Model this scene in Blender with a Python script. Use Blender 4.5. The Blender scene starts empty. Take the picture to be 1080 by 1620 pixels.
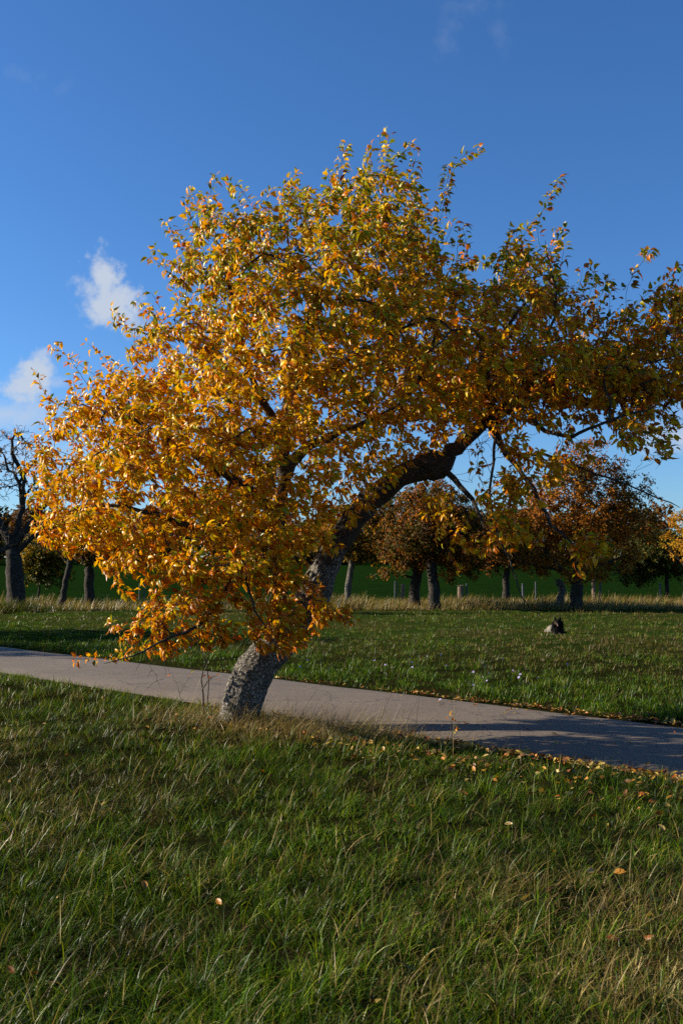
import bpy, bmesh, math, random
import numpy as np
from mathutils import Vector, Matrix, noise as mnoise

SC = bpy.context.scene
COL = SC.collection
rng = np.random.default_rng(7)
random.seed(7)
R = math.radians

# ------------------------------------------------------------------ camera
CAM_H, PITCH, FPX = 1.6, math.atan(90 / 1575), 1575.0
cd = bpy.data.cameras.new('camera')
cd.sensor_fit = 'VERTICAL'; cd.sensor_height = 36; cd.lens = 35
cd.clip_start = 0.1; cd.clip_end = 3000
cam = bpy.data.objects.new('camera', cd); COL.objects.link(cam)
cam.location = (0, 0, CAM_H); cam.rotation_euler = (R(90) + PITCH, 0, 0)
SC.camera = cam
SC.cycles.use_denoising = False
cd.dof.use_dof = True; cd.dof.focus_distance = 10.5; cd.dof.aperture_fstop = 6.3

# ------------------------------------------------------------------ light and exposure
SUN_EL, SUN_BACK = R(20.5), R(10)        # sun on the left, a little beyond the tree
sdir = Vector((-math.cos(SUN_EL) * math.cos(SUN_BACK), math.cos(SUN_EL) * math.sin(SUN_BACK), math.sin(SUN_EL)))
sl = bpy.data.lights.new('sun', 'SUN'); sl.energy = 5.0; sl.angle = R(0.53); sl.color = (1.0, 0.90, 0.74)
so = bpy.data.objects.new('sun', sl); COL.objects.link(so)
so.rotation_euler = sdir.to_track_quat('Z', 'Y').to_euler(); so.location = sdir * 60
vs = SC.view_settings
vs.view_transform = 'Standard'; vs.look = 'None'; vs.exposure = 1.05; vs.gamma = 1.0; vs.use_curve_mapping = False

W = bpy.data.worlds.new('World'); SC.world = W; W.use_nodes = True
nt = W.node_tree; nt.nodes.clear()
def N(t, **kw):
    n = nt.nodes.new(t)
    for k, v in kw.items(): setattr(n, k, v)
    return n
def L(a, b): nt.links.new(a, b)
def M(op, a, b=None, c=None, clamp=False):
    n = N('ShaderNodeMath', operation=op, use_clamp=clamp)
    for i, v in enumerate((a, b, c)):
        if v is None: continue
        if isinstance(v, (int, float)): n.inputs[i].default_value = v
        else: L(v, n.inputs[i])
    return n.outputs[0]
def RAMP(val, lo, hi, a=0.0, b=1.0):
    n = N('ShaderNodeMapRange', interpolation_type='SMOOTHSTEP')
    L(val, n.inputs[0]); n.inputs[1].default_value = lo; n.inputs[2].default_value = hi
    n.inputs[3].default_value = a; n.inputs[4].default_value = b
    return n.outputs[0]
sky = N('ShaderNodeTexSky', sky_type='NISHITA', sun_disc=False)
sky.sun_elevation = SUN_EL; sky.sun_rotation = math.atan2(sdir.x, sdir.y)
sky.altitude = 200; sky.air_density = 1.0; sky.dust_density = 0.4; sky.ozone_density = 4.0
hs = N('ShaderNodeHueSaturation'); hs.inputs['Saturation'].default_value = 1.06; hs.inputs['Value'].default_value = 1.0
tint = N('ShaderNodeMix', data_type='RGBA', blend_type='MULTIPLY'); tint.inputs[0].default_value = 1; L(sky.outputs[0], tint.inputs[6]); tint.inputs[7].default_value = (.78, .975, 1.23, 1)
L(tint.outputs[2], hs.inputs['Color'])
tc = N('ShaderNodeTexCoord'); sp = N('ShaderNodeSeparateXYZ'); L(tc.outputs['Generated'], sp.inputs[0])
ys = M('MAXIMUM', sp.outputs[1], 0.05)
u = M('DIVIDE', sp.outputs[0], ys); v = M('DIVIDE', sp.outputs[2], ys)
nz = N('ShaderNodeTexNoise'); nz.inputs['Scale'].default_value = 30; nz.inputs['Detail'].default_value = 9; nz.inputs['Roughness'].default_value = 0.62
L(tc.outputs['Generated'], nz.inputs['Vector'])
nb = N('ShaderNodeTexNoise'); nb.inputs['Scale'].default_value = 95; nb.inputs['Detail'].default_value = 6; nb.inputs['Roughness'].default_value = 0.6
L(tc.outputs['Generated'], nb.inputs['Vector'])
nsum = M('ADD', M('SUBTRACT', nz.outputs[0], 0.5), M('MULTIPLY', M('SUBTRACT', nb.outputs[0], 0.5), 0.5))
# each cloud: tangent-plane centre, half sizes, slant, edge noise, softness, density
def uv(px, py):
    a, b = (px - 540) / FPX, (810 - py) / FPX
    y = math.cos(PITCH) - b * math.sin(PITCH); z = math.sin(PITCH) + b * math.cos(PITCH)
    return a / y, z / y
dens = None
for (px, py, rx, ry, sl_, na, soft, d) in (
        (168, 434, 34, 44, 0.15, 2.6, 0.8, .92), (182, 482, 60, 48, 0.1, 2.6, 0.8, .9), (140, 460, 34, 26, 0, 2.8, 0.9, .7),
        (205, 500, 34, 40, 0.1, 2.4, 0.8, .6),
        (56, 588, 34, 34, -0.2, 2.5, 0.8, .9), (40, 612, 52, 32, -0.2, 2.6, 0.8, .88), (85, 606, 44, 16, 0, 2.6, 1.0, .4),
        (20, 655, 130, 36, 0, 2.2, 1.2, .6), (40, 720, 200, 60, 0, 2.0, 1.5, .42),
        (1075, 690, 90, 34, 0.0, 2.0, 1.0, .75), (1120, 650, 90, 40, 0.0, 2.0, 1.2, .4),
        (705, 50, 26, 50, -0.2, 3.2, 1.5, .09), (740, 12, 70, 26, 0.2, 3.2, 1.5, .09), (785, 50, 20, 34, 0.3, 3.4, 1.5, .06),
        (40, 122, 34, 26, -0.3, 3.2, 1.5, .07), (105, 138, 18, 26, -0.3, 3.2, 1.5, .05),
        (-330, 560, 150, 70, 0.1, 2.0, 0.8, .8), (1500, 560, 130, 60, 0.1, 2.0, 0.8, .7), (1420, 690, 260, 50, 0.0, 2.0, 1.0, .5), (-500, 690, 260, 50, 0.0, 2.0, 1.0, .5)):
    cu, cv = uv(px, py); ru, rv = rx / FPX, ry / FPX
    dv = M('SUBTRACT', v, cv)
    du = M('ADD', M('SUBTRACT', u, cu), M('MULTIPLY', dv, sl_))
    q = M('SQRT', M('ADD', M('POWER', M('ABSOLUTE', M('DIVIDE', du, ru)), 2), M('POWER', M('ABSOLUTE', M('DIVIDE', dv, rv)), 2)))
    val = M('ADD', M('SUBTRACT', 1.0, q), M('MULTIPLY', nsum, na))
    m = M('MULTIPLY', RAMP(val, -0.12, soft), d)
    dens = m if dens is None else M('MAXIMUM', dens, m)
dens = M('MULTIPLY', dens, RAMP(sp.outputs[1], 0.05, 0.2))
mixc = N('ShaderNodeMix', data_type='RGBA')
L(dens, mixc.inputs[0]); L(hs.outputs[0], mixc.inputs[6]); mixc.inputs[7].default_value = (4.3, 4.8, 5.6, 1)
bg = N('ShaderNodeBackground'); bg.inputs[1].default_value = 0.065
L(mixc.outputs[2], bg.inputs[0])
wo = N('ShaderNodeOutputWorld'); L(bg.outputs[0], wo.inputs[0])

# ------------------------------------------------------------------ helpers
def ray(px, py):
    a, b = (px - 540) / FPX, (810 - py) / FPX
    return np.array((a, math.cos(PITCH) - b * math.sin(PITCH), math.sin(PITCH) + b * math.cos(PITCH)))
def P(px, py, y):                       # the point of that direction at distance y
    d = ray(px, py); d = d * (y / d[1]); d[2] += CAM_H
    return d
def G(px, py):                          # where that direction meets level ground
    d = ray(px, py); return d * (CAM_H / -d[2]) + np.array((0, 0, CAM_H))
def PIX(p):                             # world points -> photo pixels (only used to choose what to build larger)
    p = np.asarray(p) - np.array((0, 0, CAM_H))
    f = p[:, 1] * math.cos(PITCH) + p[:, 2] * math.sin(PITCH)
    w = -p[:, 1] * math.sin(PITCH) + p[:, 2] * math.cos(PITCH)
    return 540 + FPX * p[:, 0] / f, 810 - FPX * w / f, f

_perm = rng.random((256, 256))
def vnoise(x, y, s, o=0):               # smooth value noise 0..1 for numpy arrays
    x = np.asarray(x, float) * s + 37.1 + o * 17.7; y = np.asarray(y, float) * s + 11.3 + o * 5.3
    xi, yi = np.floor(x).astype(int), np.floor(y).astype(int)
    fx, fy = x - xi, y - yi
    fx = fx * fx * (3 - 2 * fx); fy = fy * fy * (3 - 2 * fy)
    g = lambda a, b: _perm[a % 256, b % 256]
    return (g(xi, yi) * (1 - fx) + g(xi + 1, yi) * fx) * (1 - fy) + (g(xi, yi + 1) * (1 - fx) + g(xi + 1, yi + 1) * fx) * fy
def fnoise(x, y, s, o=0): return vnoise(x, y, s, o) * .55 + vnoise(x, y, s * 2.1, o + 1) * .28 + vnoise(x, y, s * 4.3, o + 2) * .17
def sstep(a, b, x):
    t = np.clip((np.asarray(x, float) - a) / (b - a), 0, 1); return t * t * (3 - 2 * t)

PN, PF = 10.28, 13.72                   # the path lies between the lines x+y = PN and x+y = PF
def pathd(x, y):                        # signed distance outside the path's edges (negative on the path)
    s = np.asarray(x) + np.asarray(y)
    return np.maximum(PN - s, s - PF) / math.sqrt(2)
def hgt(x, y):
    x = np.asarray(x, float); y = np.asarray(y, float)
    h = (fnoise(x, y, .35, 3) - .5) * .12 * sstep(0.0, 1.2, pathd(x, y)) + .03 * sstep(0.02, .5, pathd(x, y)) - .05 * (1 - sstep(-.25, .02, pathd(x, y)))
    h = h * (1 - sstep(60, 90, y))
    return h + 0.02 * np.clip(y - 52, 0, 260) * sstep(50, 75, y) + .4 * (vnoise(x, y, .02, 9) - .5) * sstep(60, 120, y)

def mesh_obj(name, verts, faces, mat=None, parent=None, smooth=False, colors=None, uvq=None):
    """faces: (n,3) or (n,4) array, or a list of such arrays"""
    me = bpy.data.meshes.new(name)
    verts = np.asarray(verts, np.float32)
    fl = faces if isinstance(faces, list) else [faces]
    fl = [np.asarray(f, np.int32) for f in fl if len(f)]
    me.vertices.add(len(verts)); me.vertices.foreach_set('co', verts.ravel())
    loops = np.concatenate([f.ravel() for f in fl]); tot = np.concatenate([np.full(len(f), f.shape[1], np.int32) for f in fl])
    me.loops.add(len(loops)); me.loops.foreach_set('vertex_index', loops)
    st = np.concatenate(([0], np.cumsum(tot)[:-1])).astype(np.int32)
    me.polygons.add(len(tot)); me.polygons.foreach_set('loop_start', st); me.polygons.foreach_set('loop_total', tot)
    if smooth: me.polygons.foreach_set('use_smooth', np.ones(len(tot), bool))
    if colors is not None:
        a = me.attributes.new('Col', 'FLOAT_COLOR', 'POINT')
        c = np.ones((len(verts), 4), np.float32); c[:, :3] = colors
        a.data.foreach_set('color', c.ravel())
    me.update(calc_edges=True); me.validate()
    if mat: me.materials.append(mat)
    o = bpy.data.objects.new(name, me); COL.objects.link(o)
    if parent: o.parent = parent
    return o
def empty(name, loc=(0, 0, 0)):
    o = bpy.data.objects.new(name, None); COL.objects.link(o); o.location = loc; o.empty_display_size = .2
    return o
def tag(o, label=None, cat=None, group=None, kind=None):
    for k, v in (('label', label), ('category', cat), ('group', group), ('kind', kind)):
        if v: o[k] = v
    return o
def norm(a): return a / np.maximum(np.linalg.norm(a, axis=-1, keepdims=True), 1e-9)

# ------------------------------------------------------------------ materials
def new_mat(name):
    m = bpy.data.materials.new(name); m.use_nodes = True
    t = m.node_tree; t.nodes.clear()
    return m, t
def nd(t, ty, **kw):
    n = t.nodes.new(ty)
    for k, v in kw.items(): setattr(n, k, v)
    return n
def mixrgb(t, fac, a, b, mode='MIX'):
    n = nd(t, 'ShaderNodeMix', data_type='RGBA', blend_type=mode)
    for i, v in ((0, fac), (6, a), (7, b)):
        if isinstance(v, (int, float)): n.inputs[i].default_value = v
        elif isinstance(v, tuple): n.inputs[i].default_value = (*v, 1)
        else: t.links.new(v, n.inputs[i])
    return n.outputs[2]
def tnoise(t, scale, detail=5, rough=.6, vec=None):
    n = nd(t, 'ShaderNodeTexNoise'); n.inputs['Scale'].default_value = scale; n.inputs['Detail'].default_value = detail; n.inputs['Roughness'].default_value = rough
    t.links.new(vec if vec else nd(t, 'ShaderNodeNewGeometry').outputs['Position'], n.inputs['Vector'])
    return n.outputs[0]
def mrange(t, val, lo, hi, a=0., b=1.):
    n = nd(t, 'ShaderNodeMapRange', interpolation_type='SMOOTHSTEP'); t.links.new(val, n.inputs[0])
    for i, x in ((1, lo), (2, hi), (3, a), (4, b)): n.inputs[i].default_value = x
    return n.outputs[0]

def leafy(name, trans=.42, rough=.42, spec=.5, sat_trans=(1.0, .95, .6), noise_scale=60):
    m, t = new_mat(name)
    at = nd(t, 'ShaderNodeAttribute', attribute_name='Col')
    n = tnoise(t, noise_scale, 3)
    c = mixrgb(t, mrange(t, n, .3, .75), at.outputs[0], mixrgb(t, 1.0, at.outputs[0], (.72, .62, .5), 'MULTIPLY'))
    b = nd(t, 'ShaderNodeBsdfPrincipled'); b.inputs['Roughness'].default_value = rough; b.inputs['Specular IOR Level'].default_value = spec
    t.links.new(c, b.inputs['Base Color'])
    tr = nd(t, 'ShaderNodeBsdfTranslucent'); t.links.new(mixrgb(t, 1.0, c, sat_trans, 'MULTIPLY'), tr.inputs[0])
    mx = nd(t, 'ShaderNodeMixShader'); mx.inputs[0].default_value = trans
    t.links.new(b.outputs[0], mx.inputs[1]); t.links.new(tr.outputs[0], mx.inputs[2])
    o = nd(t, 'ShaderNodeOutputMaterial'); t.links.new(mx.outputs[0], o.inputs[0])
    return m
M_LEAF = leafy('autumn_leaf', .36, .36, .22)
M_BLEAF = leafy('orchard_leaf', .34, .6, .12, noise_scale=9)
M_GRASS = leafy('grass_blade', .32, .40, .15, (1., 1., .5), 25)
M_LITTER = leafy('fallen_leaf', .15, .5, .4, noise_scale=80)

def bark(name, dark, light, moss, scale=1.0, bump=.6):
    m, t = new_mat(name)
    pos = nd(t, 'ShaderNodeNewGeometry').outputs['Position']
    vor = nd(t, 'ShaderNodeTexVoronoi', feature='DISTANCE_TO_EDGE'); vor.inputs['Scale'].default_value = 34 * scale
    wob = nd(t, 'ShaderNodeVectorMath', operation='ADD')
    nv = nd(t, 'ShaderNodeTexNoise'); nv.inputs['Scale'].default_value = 14 * scale; nv.inputs['Detail'].default_value = 4
    t.links.new(pos, nv.inputs['Vector'])
    sc = nd(t, 'ShaderNodeVectorMath', operation='SCALE'); t.links.new(nv.outputs['Color'], sc.inputs[0]); sc.inputs['Scale'].default_value = .11 / scale
    t.links.new(pos, wob.inputs[0]); t.links.new(sc.outputs[0], wob.inputs[1]); stv = nd(t, 'ShaderNodeVectorMath', operation='MULTIPLY'); stv.inputs[1].default_value = (1, 1, .5); t.links.new(wob.outputs[0], stv.inputs[0]); t.links.new(stv.outputs[0], vor.inputs['Vector'])
    n1 = tnoise(t, 5 * scale, 6, .65); n2 = tnoise(t, 45 * scale, 5, .7)
    crack = mrange(t, vor.outputs['Distance'], .0, .22)
    c = mixrgb(t, mrange(t, n2, .3, .75), dark, light)
    c = mixrgb(t, mrange(t, n1, .5, .68, 0, .7), c, moss)
    c = mixrgb(t, mrange(t, tnoise(t, 16 * scale, 4), .50, .72, 0, .6), c, tuple(min(1, x * 1.3 + .02) for x in light))
    c = mixrgb(t, crack, mixrgb(t, 1.0, c, (.40, .36, .32), 'MULTIPLY'), c)
    b = nd(t, 'ShaderNodeBsdfPrincipled'); b.inputs['Roughness'].default_value = .92; b.inputs['Specular IOR Level'].default_value = .15
    t.links.new(c, b.inputs['Base Color'])
    hm = nd(t, 'ShaderNodeMath', operation='ADD'); t.links.new(crack, hm.inputs[0]); t.links.new(n2, hm.inputs[1])
    bp = nd(t, 'ShaderNodeBump'); bp.inputs['Strength'].default_value = bump; bp.inputs['Distance'].default_value = .02; t.links.new(hm.outputs[0], bp.inputs['Height'])
    t.links.new(bp.outputs[0], b.inputs['Normal'])
    o = nd(t, 'ShaderNodeOutputMaterial'); t.links.new(b.outputs[0], o.inputs[0])
    return m
M_BARK = bark('grey_bark', (.12, .106, .088), (.34, .315, .27), (.17, .165, .095), .95, 1.0)
M_TWIG = bark('twig_bark', (.035, .028, .022), (.10, .085, .07), (.08, .085, .045), 1.5, .3)
M_BARK2 = bark('dark_bark', (.022, .018, .014), (.085, .070, .056), (.04, .043, .018), .5, .5)

def simple(name, col, rough=.8, var=.35, scale=20, spec=.3):
    m, t = new_mat(name)
    b = nd(t, 'ShaderNodeBsdfPrincipled'); b.inputs['Roughness'].default_value = rough; b.inputs['Specular IOR Level'].default_value = spec
    c = mixrgb(t, mrange(t, tnoise(t, scale, 5), .3, .7), tuple(x * (1 - var) for x in col), tuple(min(1, x * (1 + var)) for x in col))
    t.links.new(c, b.inputs['Base Color'])
    o = nd(t, 'ShaderNodeOutputMaterial'); t.links.new(b.outputs[0], o.inputs[0])
    return m

# ------------------------------------------------------------------ the ground
def ground_mat():
    m, t = new_mat('meadow_ground')
    geo = nd(t, 'ShaderNodeNewGeometry'); s = nd(t, 'ShaderNodeSeparateXYZ'); t.links.new(geo.outputs['Position'], s.inputs[0])
    soil = mixrgb(t, mrange(t, tnoise(t, 3, 6), .35, .65), (.010, .013, .003), (.022, .019, .007))
    mead = mixrgb(t, mrange(t, tnoise(t, .35, 6), .4, .62), (.022, .042, .006), (.045, .045, .011))
    near = mrange(t, s.outputs[1], 14, 26)
    c = mixrgb(t, near, soil, mead)
    field = mixrgb(t, mrange(t, tnoise(t, .6, 6, .7), .3, .7), (.006, .018, .003), (.009, .027, .004))
    wob = nd(t, 'ShaderNodeMath', operation='MULTIPLY_ADD'); t.links.new(tnoise(t, .8, 4), wob.inputs[0]); wob.inputs[1].default_value = 3; t.links.new(s.outputs[1], wob.inputs[2])
    c = mixrgb(t, mrange(t, wob.outputs[0], 49.5, 51.5), c, field)
    b = nd(t, 'ShaderNodeBsdfPrincipled'); b.inputs['Roughness'].default_value = 1.0; b.inputs['Specular IOR Level'].default_value = .0
    t.links.new(c, b.inputs['Base Color'])
    bp = nd(t, 'ShaderNodeBump'); bp.inputs['Strength'].default_value = .9; bp.inputs['Distance'].default_value = .08; t.links.new(tnoise(t, 6, 8, .75), bp.inputs['Height'])
    t.links.new(bp.outputs[0], b.inputs['Normal'])
    o = nd(t, 'ShaderNodeOutputMaterial'); t.links.new(b.outputs[0], o.inputs[0])
    return m
def grid(xs, ys):
    X, Y = np.meshgrid(xs, ys); n, mm = len(ys), len(xs)
    i = (np.arange(n - 1)[:, None] * mm + np.arange(mm - 1)[None]).ravel()
    return X.ravel(), Y.ravel(), np.stack((i, i + 1, i + mm + 1, i + mm), 1)
xs = np.concatenate((-np.geomspace(420, 14, 34), np.arange(-13.5, 13.6, .3), np.geomspace(14, 420, 34)))
ys = np.concatenate((np.arange(-14, 2, 1.0), np.arange(2, 30, .3), np.geomspace(30, 620, 90)))
gx, gy, gf = grid(xs, ys)
o = mesh_obj('ground', np.stack((gx, gy, hgt(gx, gy)), 1), gf, ground_mat(), smooth=True)
tag(o, 'grassy meadow ground with a dark green field rising behind', 'ground', kind='structure')

def path_mat():
    m, t = new_mat('worn_asphalt')
    big = tnoise(t, .8, 5); fine = tnoise(t, 32, 5, .8); grit = tnoise(t, 110, 2, .8)
    c = mixrgb(t, mrange(t, big, .35, .68), (.150, .113, .078), (.184, .143, .102))
    c = mixrgb(t, mrange(t, fine, .40, .66, 0, .9), c, (.090, .069, .052))
    c = mixrgb(t, mrange(t, grit, .58, .70, 0, .9), c, (.32, .27, .20))
    geo = nd(t, 'ShaderNodeNewGeometry'); mp = nd(t, 'ShaderNodeMapping'); t.links.new(geo.outputs['Position'], mp.inputs[0])
    mp.inputs['Rotation'].default_value = (0, 0, R(45)); mp.inputs['Scale'].default_value = (.35, 5, 1)
    c = mixrgb(t, mrange(t, tnoise(t, 1.0, 4, .6, mp.outputs[0]), .45, .75, 0, .5), c, (.118, .095, .075))
    vor = nd(t, 'ShaderNodeTexVoronoi', feature='DISTANCE_TO_EDGE'); vor.inputs['Scale'].default_value = .55
    nv = nd(t, 'ShaderNodeTexNoise'); nv.inputs['Scale'].default_value = 1.6; nv.inputs['Detail'].default_value = 7; t.links.new(geo.outputs['Position'], nv.inputs['Vector'])
    ad = nd(t, 'ShaderNodeVectorMath', operation='ADD'); t.links.new(geo.outputs['Position'], ad.inputs[0]); t.links.new(nv.outputs['Color'], ad.inputs[1]); t.links.new(ad.outputs[0], vor.inputs['Vector'])
    c = mixrgb(t, mrange(t, vor.outputs['Distance'], .002, .010, .6, 0.), c, (.05, .042, .038))
    b = nd(t, 'ShaderNodeBsdfPrincipled'); b.inputs['Roughness'].default_value = .88; b.inputs['Specular IOR Level'].default_value = .25
    t.links.new(c, b.inputs['Base Color'])
    bp = nd(t, 'ShaderNodeBump'); bp.inputs['Strength'].default_value = .55; bp.inputs['Distance'].default_value = .006; t.links.new(fine, bp.inputs['Height'])
    t.links.new(bp.outputs[0], b.inputs['Normal'])
    o = nd(t, 'ShaderNodeOutputMaterial'); t.links.new(b.outputs[0], o.inputs[0])
    return m
ss = np.arange(-42, 22, .25)            # along (1,-1)/sqrt2 from the frame's middle
wv = np.linspace(0, 1, 13)
S_, V_ = np.meshgrid(ss, wv); n, mm = len(wv), len(ss)
edge_n = (fnoise(ss, ss * 0, .9, 21) - .5) * .16; edge_f = (fnoise(ss, ss * 0, .9, 22) - .5) * .16
wid = (PF - PN) / math.sqrt(2)
off = V_ * wid + edge_n[None] * (1 - V_) + edge_f[None] * V_
bx = PN / 2; px_ = bx + (S_ + off) / math.sqrt(2); py_ = bx + (-S_ + off) / math.sqrt(2)
pz_ = .012 + .03 * (1 - (2 * V_ - 1) ** 2) - .03 * ((V_ == 0) | (V_ == 1))
i = (np.arange(n - 1)[:, None] * mm + np.arange(mm - 1)[None]).ravel()
o = mesh_obj('path', np.stack((px_.ravel(), py_.ravel(), pz_.ravel()), 1), np.stack((i, i + 1, i + mm + 1, i + mm), 1), path_mat(), smooth=True)
tag(o, 'worn reddish grey asphalt path crossing the meadow', 'path', kind='structure')

# ------------------------------------------------------------------ tree machinery
class Skel:
    def __init__(s):
        s.p = np.zeros((60000, 3)); s.t = np.zeros((60000, 3)); s.par = np.full(60000, -1); s.r = np.zeros(60000); s.n = 0; s.chains = []
    def add(s, pts, parent=-1, radii=None, kind='limb'):
        ids = []; pts = np.asarray(pts, float)
        for k, q in enumerate(pts):
            i = s.n; s.n += 1
            s.p[i] = q; s.par[i] = parent if k == 0 else i - 1
            prev = s.p[s.par[i]] if s.par[i] >= 0 else q - np.array((0, 0, .1))
            s.t[i] = norm(q - prev); s.r[i] = 0 if radii is None else radii[k]; ids.append(i)
        s.chains.append((kind, parent, ids)); return ids
    def nearest(s, q): return int(np.argmin(((s.p[:s.n] - q) ** 2).sum(1)))
def spline(pts, n):
    pts = np.asarray(pts, float); ext = np.vstack((2 * pts[0] - pts[1], pts, 2 * pts[-1] - pts[-2])); out = []
    seg = len(pts) - 1
    for q in np.linspace(0, seg - 1e-6, n):
        k = int(q); t = q - k; a, b, c, d = ext[k:k + 4]
        out.append(.5 * (2 * b + (c - a) * t + (2 * a - 5 * b + 4 * c - d) * t * t + (3 * b - a - 3 * c + d) * t ** 3))
    return np.array(out)
def grow(sk, targets, kind, step=.14, droop=.0, jit=.05, back=.6, minseg=3):
    """joins every target, nearest first, to the wood that is already there"""
    base = sk.p[:sk.n].copy()
    d0 = np.array([((base - q) ** 2).sum(1).min() for q in targets])
    for q in np.asarray(targets)[np.argsort(d0)]:
        v = q - sk.p[:sk.n]; d = np.linalg.norm(v, axis=1) + 1e-6
        cs = (v * sk.t[:sk.n]).sum(1) / d
        cost = d * (1 + back * np.clip(.35 - cs, 0, 2))
        i = int(np.argmin(cost)); ln = d[i]
        if ln < .03: continue
        p0, dr = sk.p[i], v[i] / ln
        c1 = p0 + norm(sk.t[i] * .55 + dr * .6 + np.array((0, 0, .12))) * ln * .36
        c2 = q - norm(dr + np.array((0, 0, droop)) + rng.normal(0, .25, 3)) * ln * .32
        k = max(minseg, int(ln / step)); t = np.linspace(0, 1, k + 1)[1:, None]
        pts = (1 - t) ** 3 * p0 + 3 * (1 - t) ** 2 * t * c1 + 3 * (1 - t) * t ** 2 * c2 + t ** 3 * q
        pts[:-1] += rng.normal(0, jit * ln / k, (k - 1, 3)) if k > 1 else 0
        sk.add(pts, i, None, kind)
def radii(sk, r0=.0025, e=2.35, taper=None):
    acc = np.zeros(sk.n)
    for i in range(sk.n - 1, -1, -1):
        own = max(acc[i], r0 ** e); rr = max(own ** (1 / e), sk.r[i]); sk.r[i] = rr
        if sk.par[i] >= 0: acc[sk.par[i]] += own
def tube(pts, rad, sides, wob=0.0):
    pts = np.asarray(pts); n = len(pts)
    tg = norm(np.gradient(pts, axis=0)) if n > 2 else np.repeat(norm(pts[1:] - pts[:1]), n, 0)
    tg = np.where(np.linalg.norm(tg, axis=1, keepdims=True) < .5, np.array((0, 0, 1.)), tg); a = np.cross(tg[0], (0.31, .9, .2)); a /= np.linalg.norm(a) + 1e-9
    vs = np.zeros((n, sides, 3)); an = np.linspace(0, 2 * math.pi, sides, endpoint=False)
    for k in range(n):
        a = a - tg[k] * a.dot(tg[k]); a /= np.linalg.norm(a) + 1e-9; b = np.cross(tg[k], a)
        rr = rad[k] * (1 + (wob * rng.normal(0, 1, sides) if wob else 0))
        vs[k] = pts[k] + (np.cos(an) * rr)[:, None] * a + (np.sin(an) * rr)[:, None] * b
    i = np.arange(n - 1)[:, None] * sides; j = np.arange(sides)[None]; j2 = (j + 1) % sides
    f = np.stack((i + j, i + j2, i + sides + j2, i + sides + j), -1).reshape(-1, 4)
    return vs.reshape(-1, 3), f
def cat(parts):
    vs, fs, o = [], [], 0
    for v, f in parts: vs.append(v); fs.append(f + o); o += len(v)
    return np.vstack(vs), np.vstack(fs)
def chain_tube(sk, ch, sides, tip=True, wob=0.0):
    kind, par, ids = ch
    pts = sk.p[ids]; rad = sk.r[ids].copy()
    if par >= 0:
        pts = np.vstack((sk.p[par], pts)); rad = np.concatenate(([min(rad[0] * 1.25, sk.r[par])], rad))
    if tip: rad[-1] *= .5
    return tube(pts, rad, sides, wob)

# a leaf: folded along the midrib, bent back along its length (x along, y across, z up)
def leaf_template(rows=3, width=.52, fold=.20, curl=.30):
    t = np.linspace(0, 1, rows + 1); w = np.sin(math.pi * t ** .8) ** .75 * width / 2; w[0] = 0.02; w[-1] = 0
    v = []
    for q, ww in zip(t, w):
        z = -curl * q * q + .08 * q
        x = q - .12 * curl * q * q
        v += [(x, -ww, z + fold * ww * 2 * .5), (x, 0, z), (x, ww, z + fold * ww * 2 * .5)]
    v = np.array(v); f = []
    for k in range(rows):
        a = 3 * k; f += [(a, a + 3, a + 4, a + 1), (a + 1, a + 4, a + 5, a + 2)]
    return v, np.array(f)
TEMPL = [leaf_template(3, .50, .6, .5), leaf_template(3, .42, .85, .95), leaf_template(3, .56, .4, .3)]
def leaf_mesh(pos, ax, nr, size, templates=TEMPL):
    """frames -> joined leaf vertices and faces, plus the leaf index of every vertex"""
    ax = norm(ax); sd = norm(np.cross(nr, ax)); up = np.cross(ax, sd)
    which = rng.integers(0, len(templates), len(pos))
    V, F, I, o = [], [], [], 0
    for k, (tv, tf) in enumerate(templates):
        s = np.where(which == k)[0]
        if not len(s): continue
        w = pos[s, None] + size[s, None, None] * (tv[None, :, :1] * ax[s, None] + tv[None, :, 1:2] * sd[s, None] + tv[None, :, 2:] * up[s, None])
        V.append(w.reshape(-1, 3)); F.append((tf[None] + (np.arange(len(s)) * len(tv))[:, None, None] + o).reshape(-1, tf.shape[1]))
        I.append(np.repeat(s, len(tv))); o += len(s) * len(tv)
    return np.vstack(V), np.vstack(F), np.concatenate(I)
def leaf_frames(sk, chains, per, t0=.2, spread=.9, grav=.45, every=.0, tip=.2):
    pos, ax = [], []
    for kind, par, ids in chains:
        pts = sk.p[ids] if par < 0 else np.vstack((sk.p[par], sk.p[ids]))
        seg = np.linalg.norm(np.diff(pts, axis=0), axis=1); tot = seg.sum()
        n = per if not every else max(3, int(tot / every))
        q = t0 + (1 - t0) * rng.random(n) ** .75
        q[:max(2, int(n * tip))] = 1
        cum = np.concatenate(([0], np.cumsum(seg))) / tot
        p = np.stack([np.interp(q, cum, pts[:, c]) for c in range(3)], 1)
        k = np.clip(np.searchsorted(cum, q) - 1, 0, len(seg) - 1)
        tg = norm(pts[k + 1] - pts[k])
        r = rng.normal(0, 1, (n, 3)); r = norm(r - tg * (r * tg).sum(1, keepdims=True))
        a = tg * rng.uniform(.1, .8, (n, 1)) + r * spread + np.array((0, 0, -grav)) * rng.uniform(.1, 1.3, (n, 1))
        a = norm(a); pos.append(p + r * .012 + a * .015); ax.append(a)
    pos, ax = np.vstack(pos), np.vstack(ax)
    nr = norm(np.array((-.62, -.30, .62)) + rng.normal(0, .50, ax.shape))
    return pos, ax, nr
def in_poly(x, y, poly):
    poly = np.asarray(poly, float); ins = np.zeros(len(x), bool); j = len(poly) - 1
    for i in range(len(poly)):
        xi, yi = poly[i]; xj, yj = poly[j]
        c = ((yi > y) != (yj > y)) & (x < (xj - xi) * (y - yi) / (yj - yi + 1e-9) + xi); ins ^= c; j = i
    return ins
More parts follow.
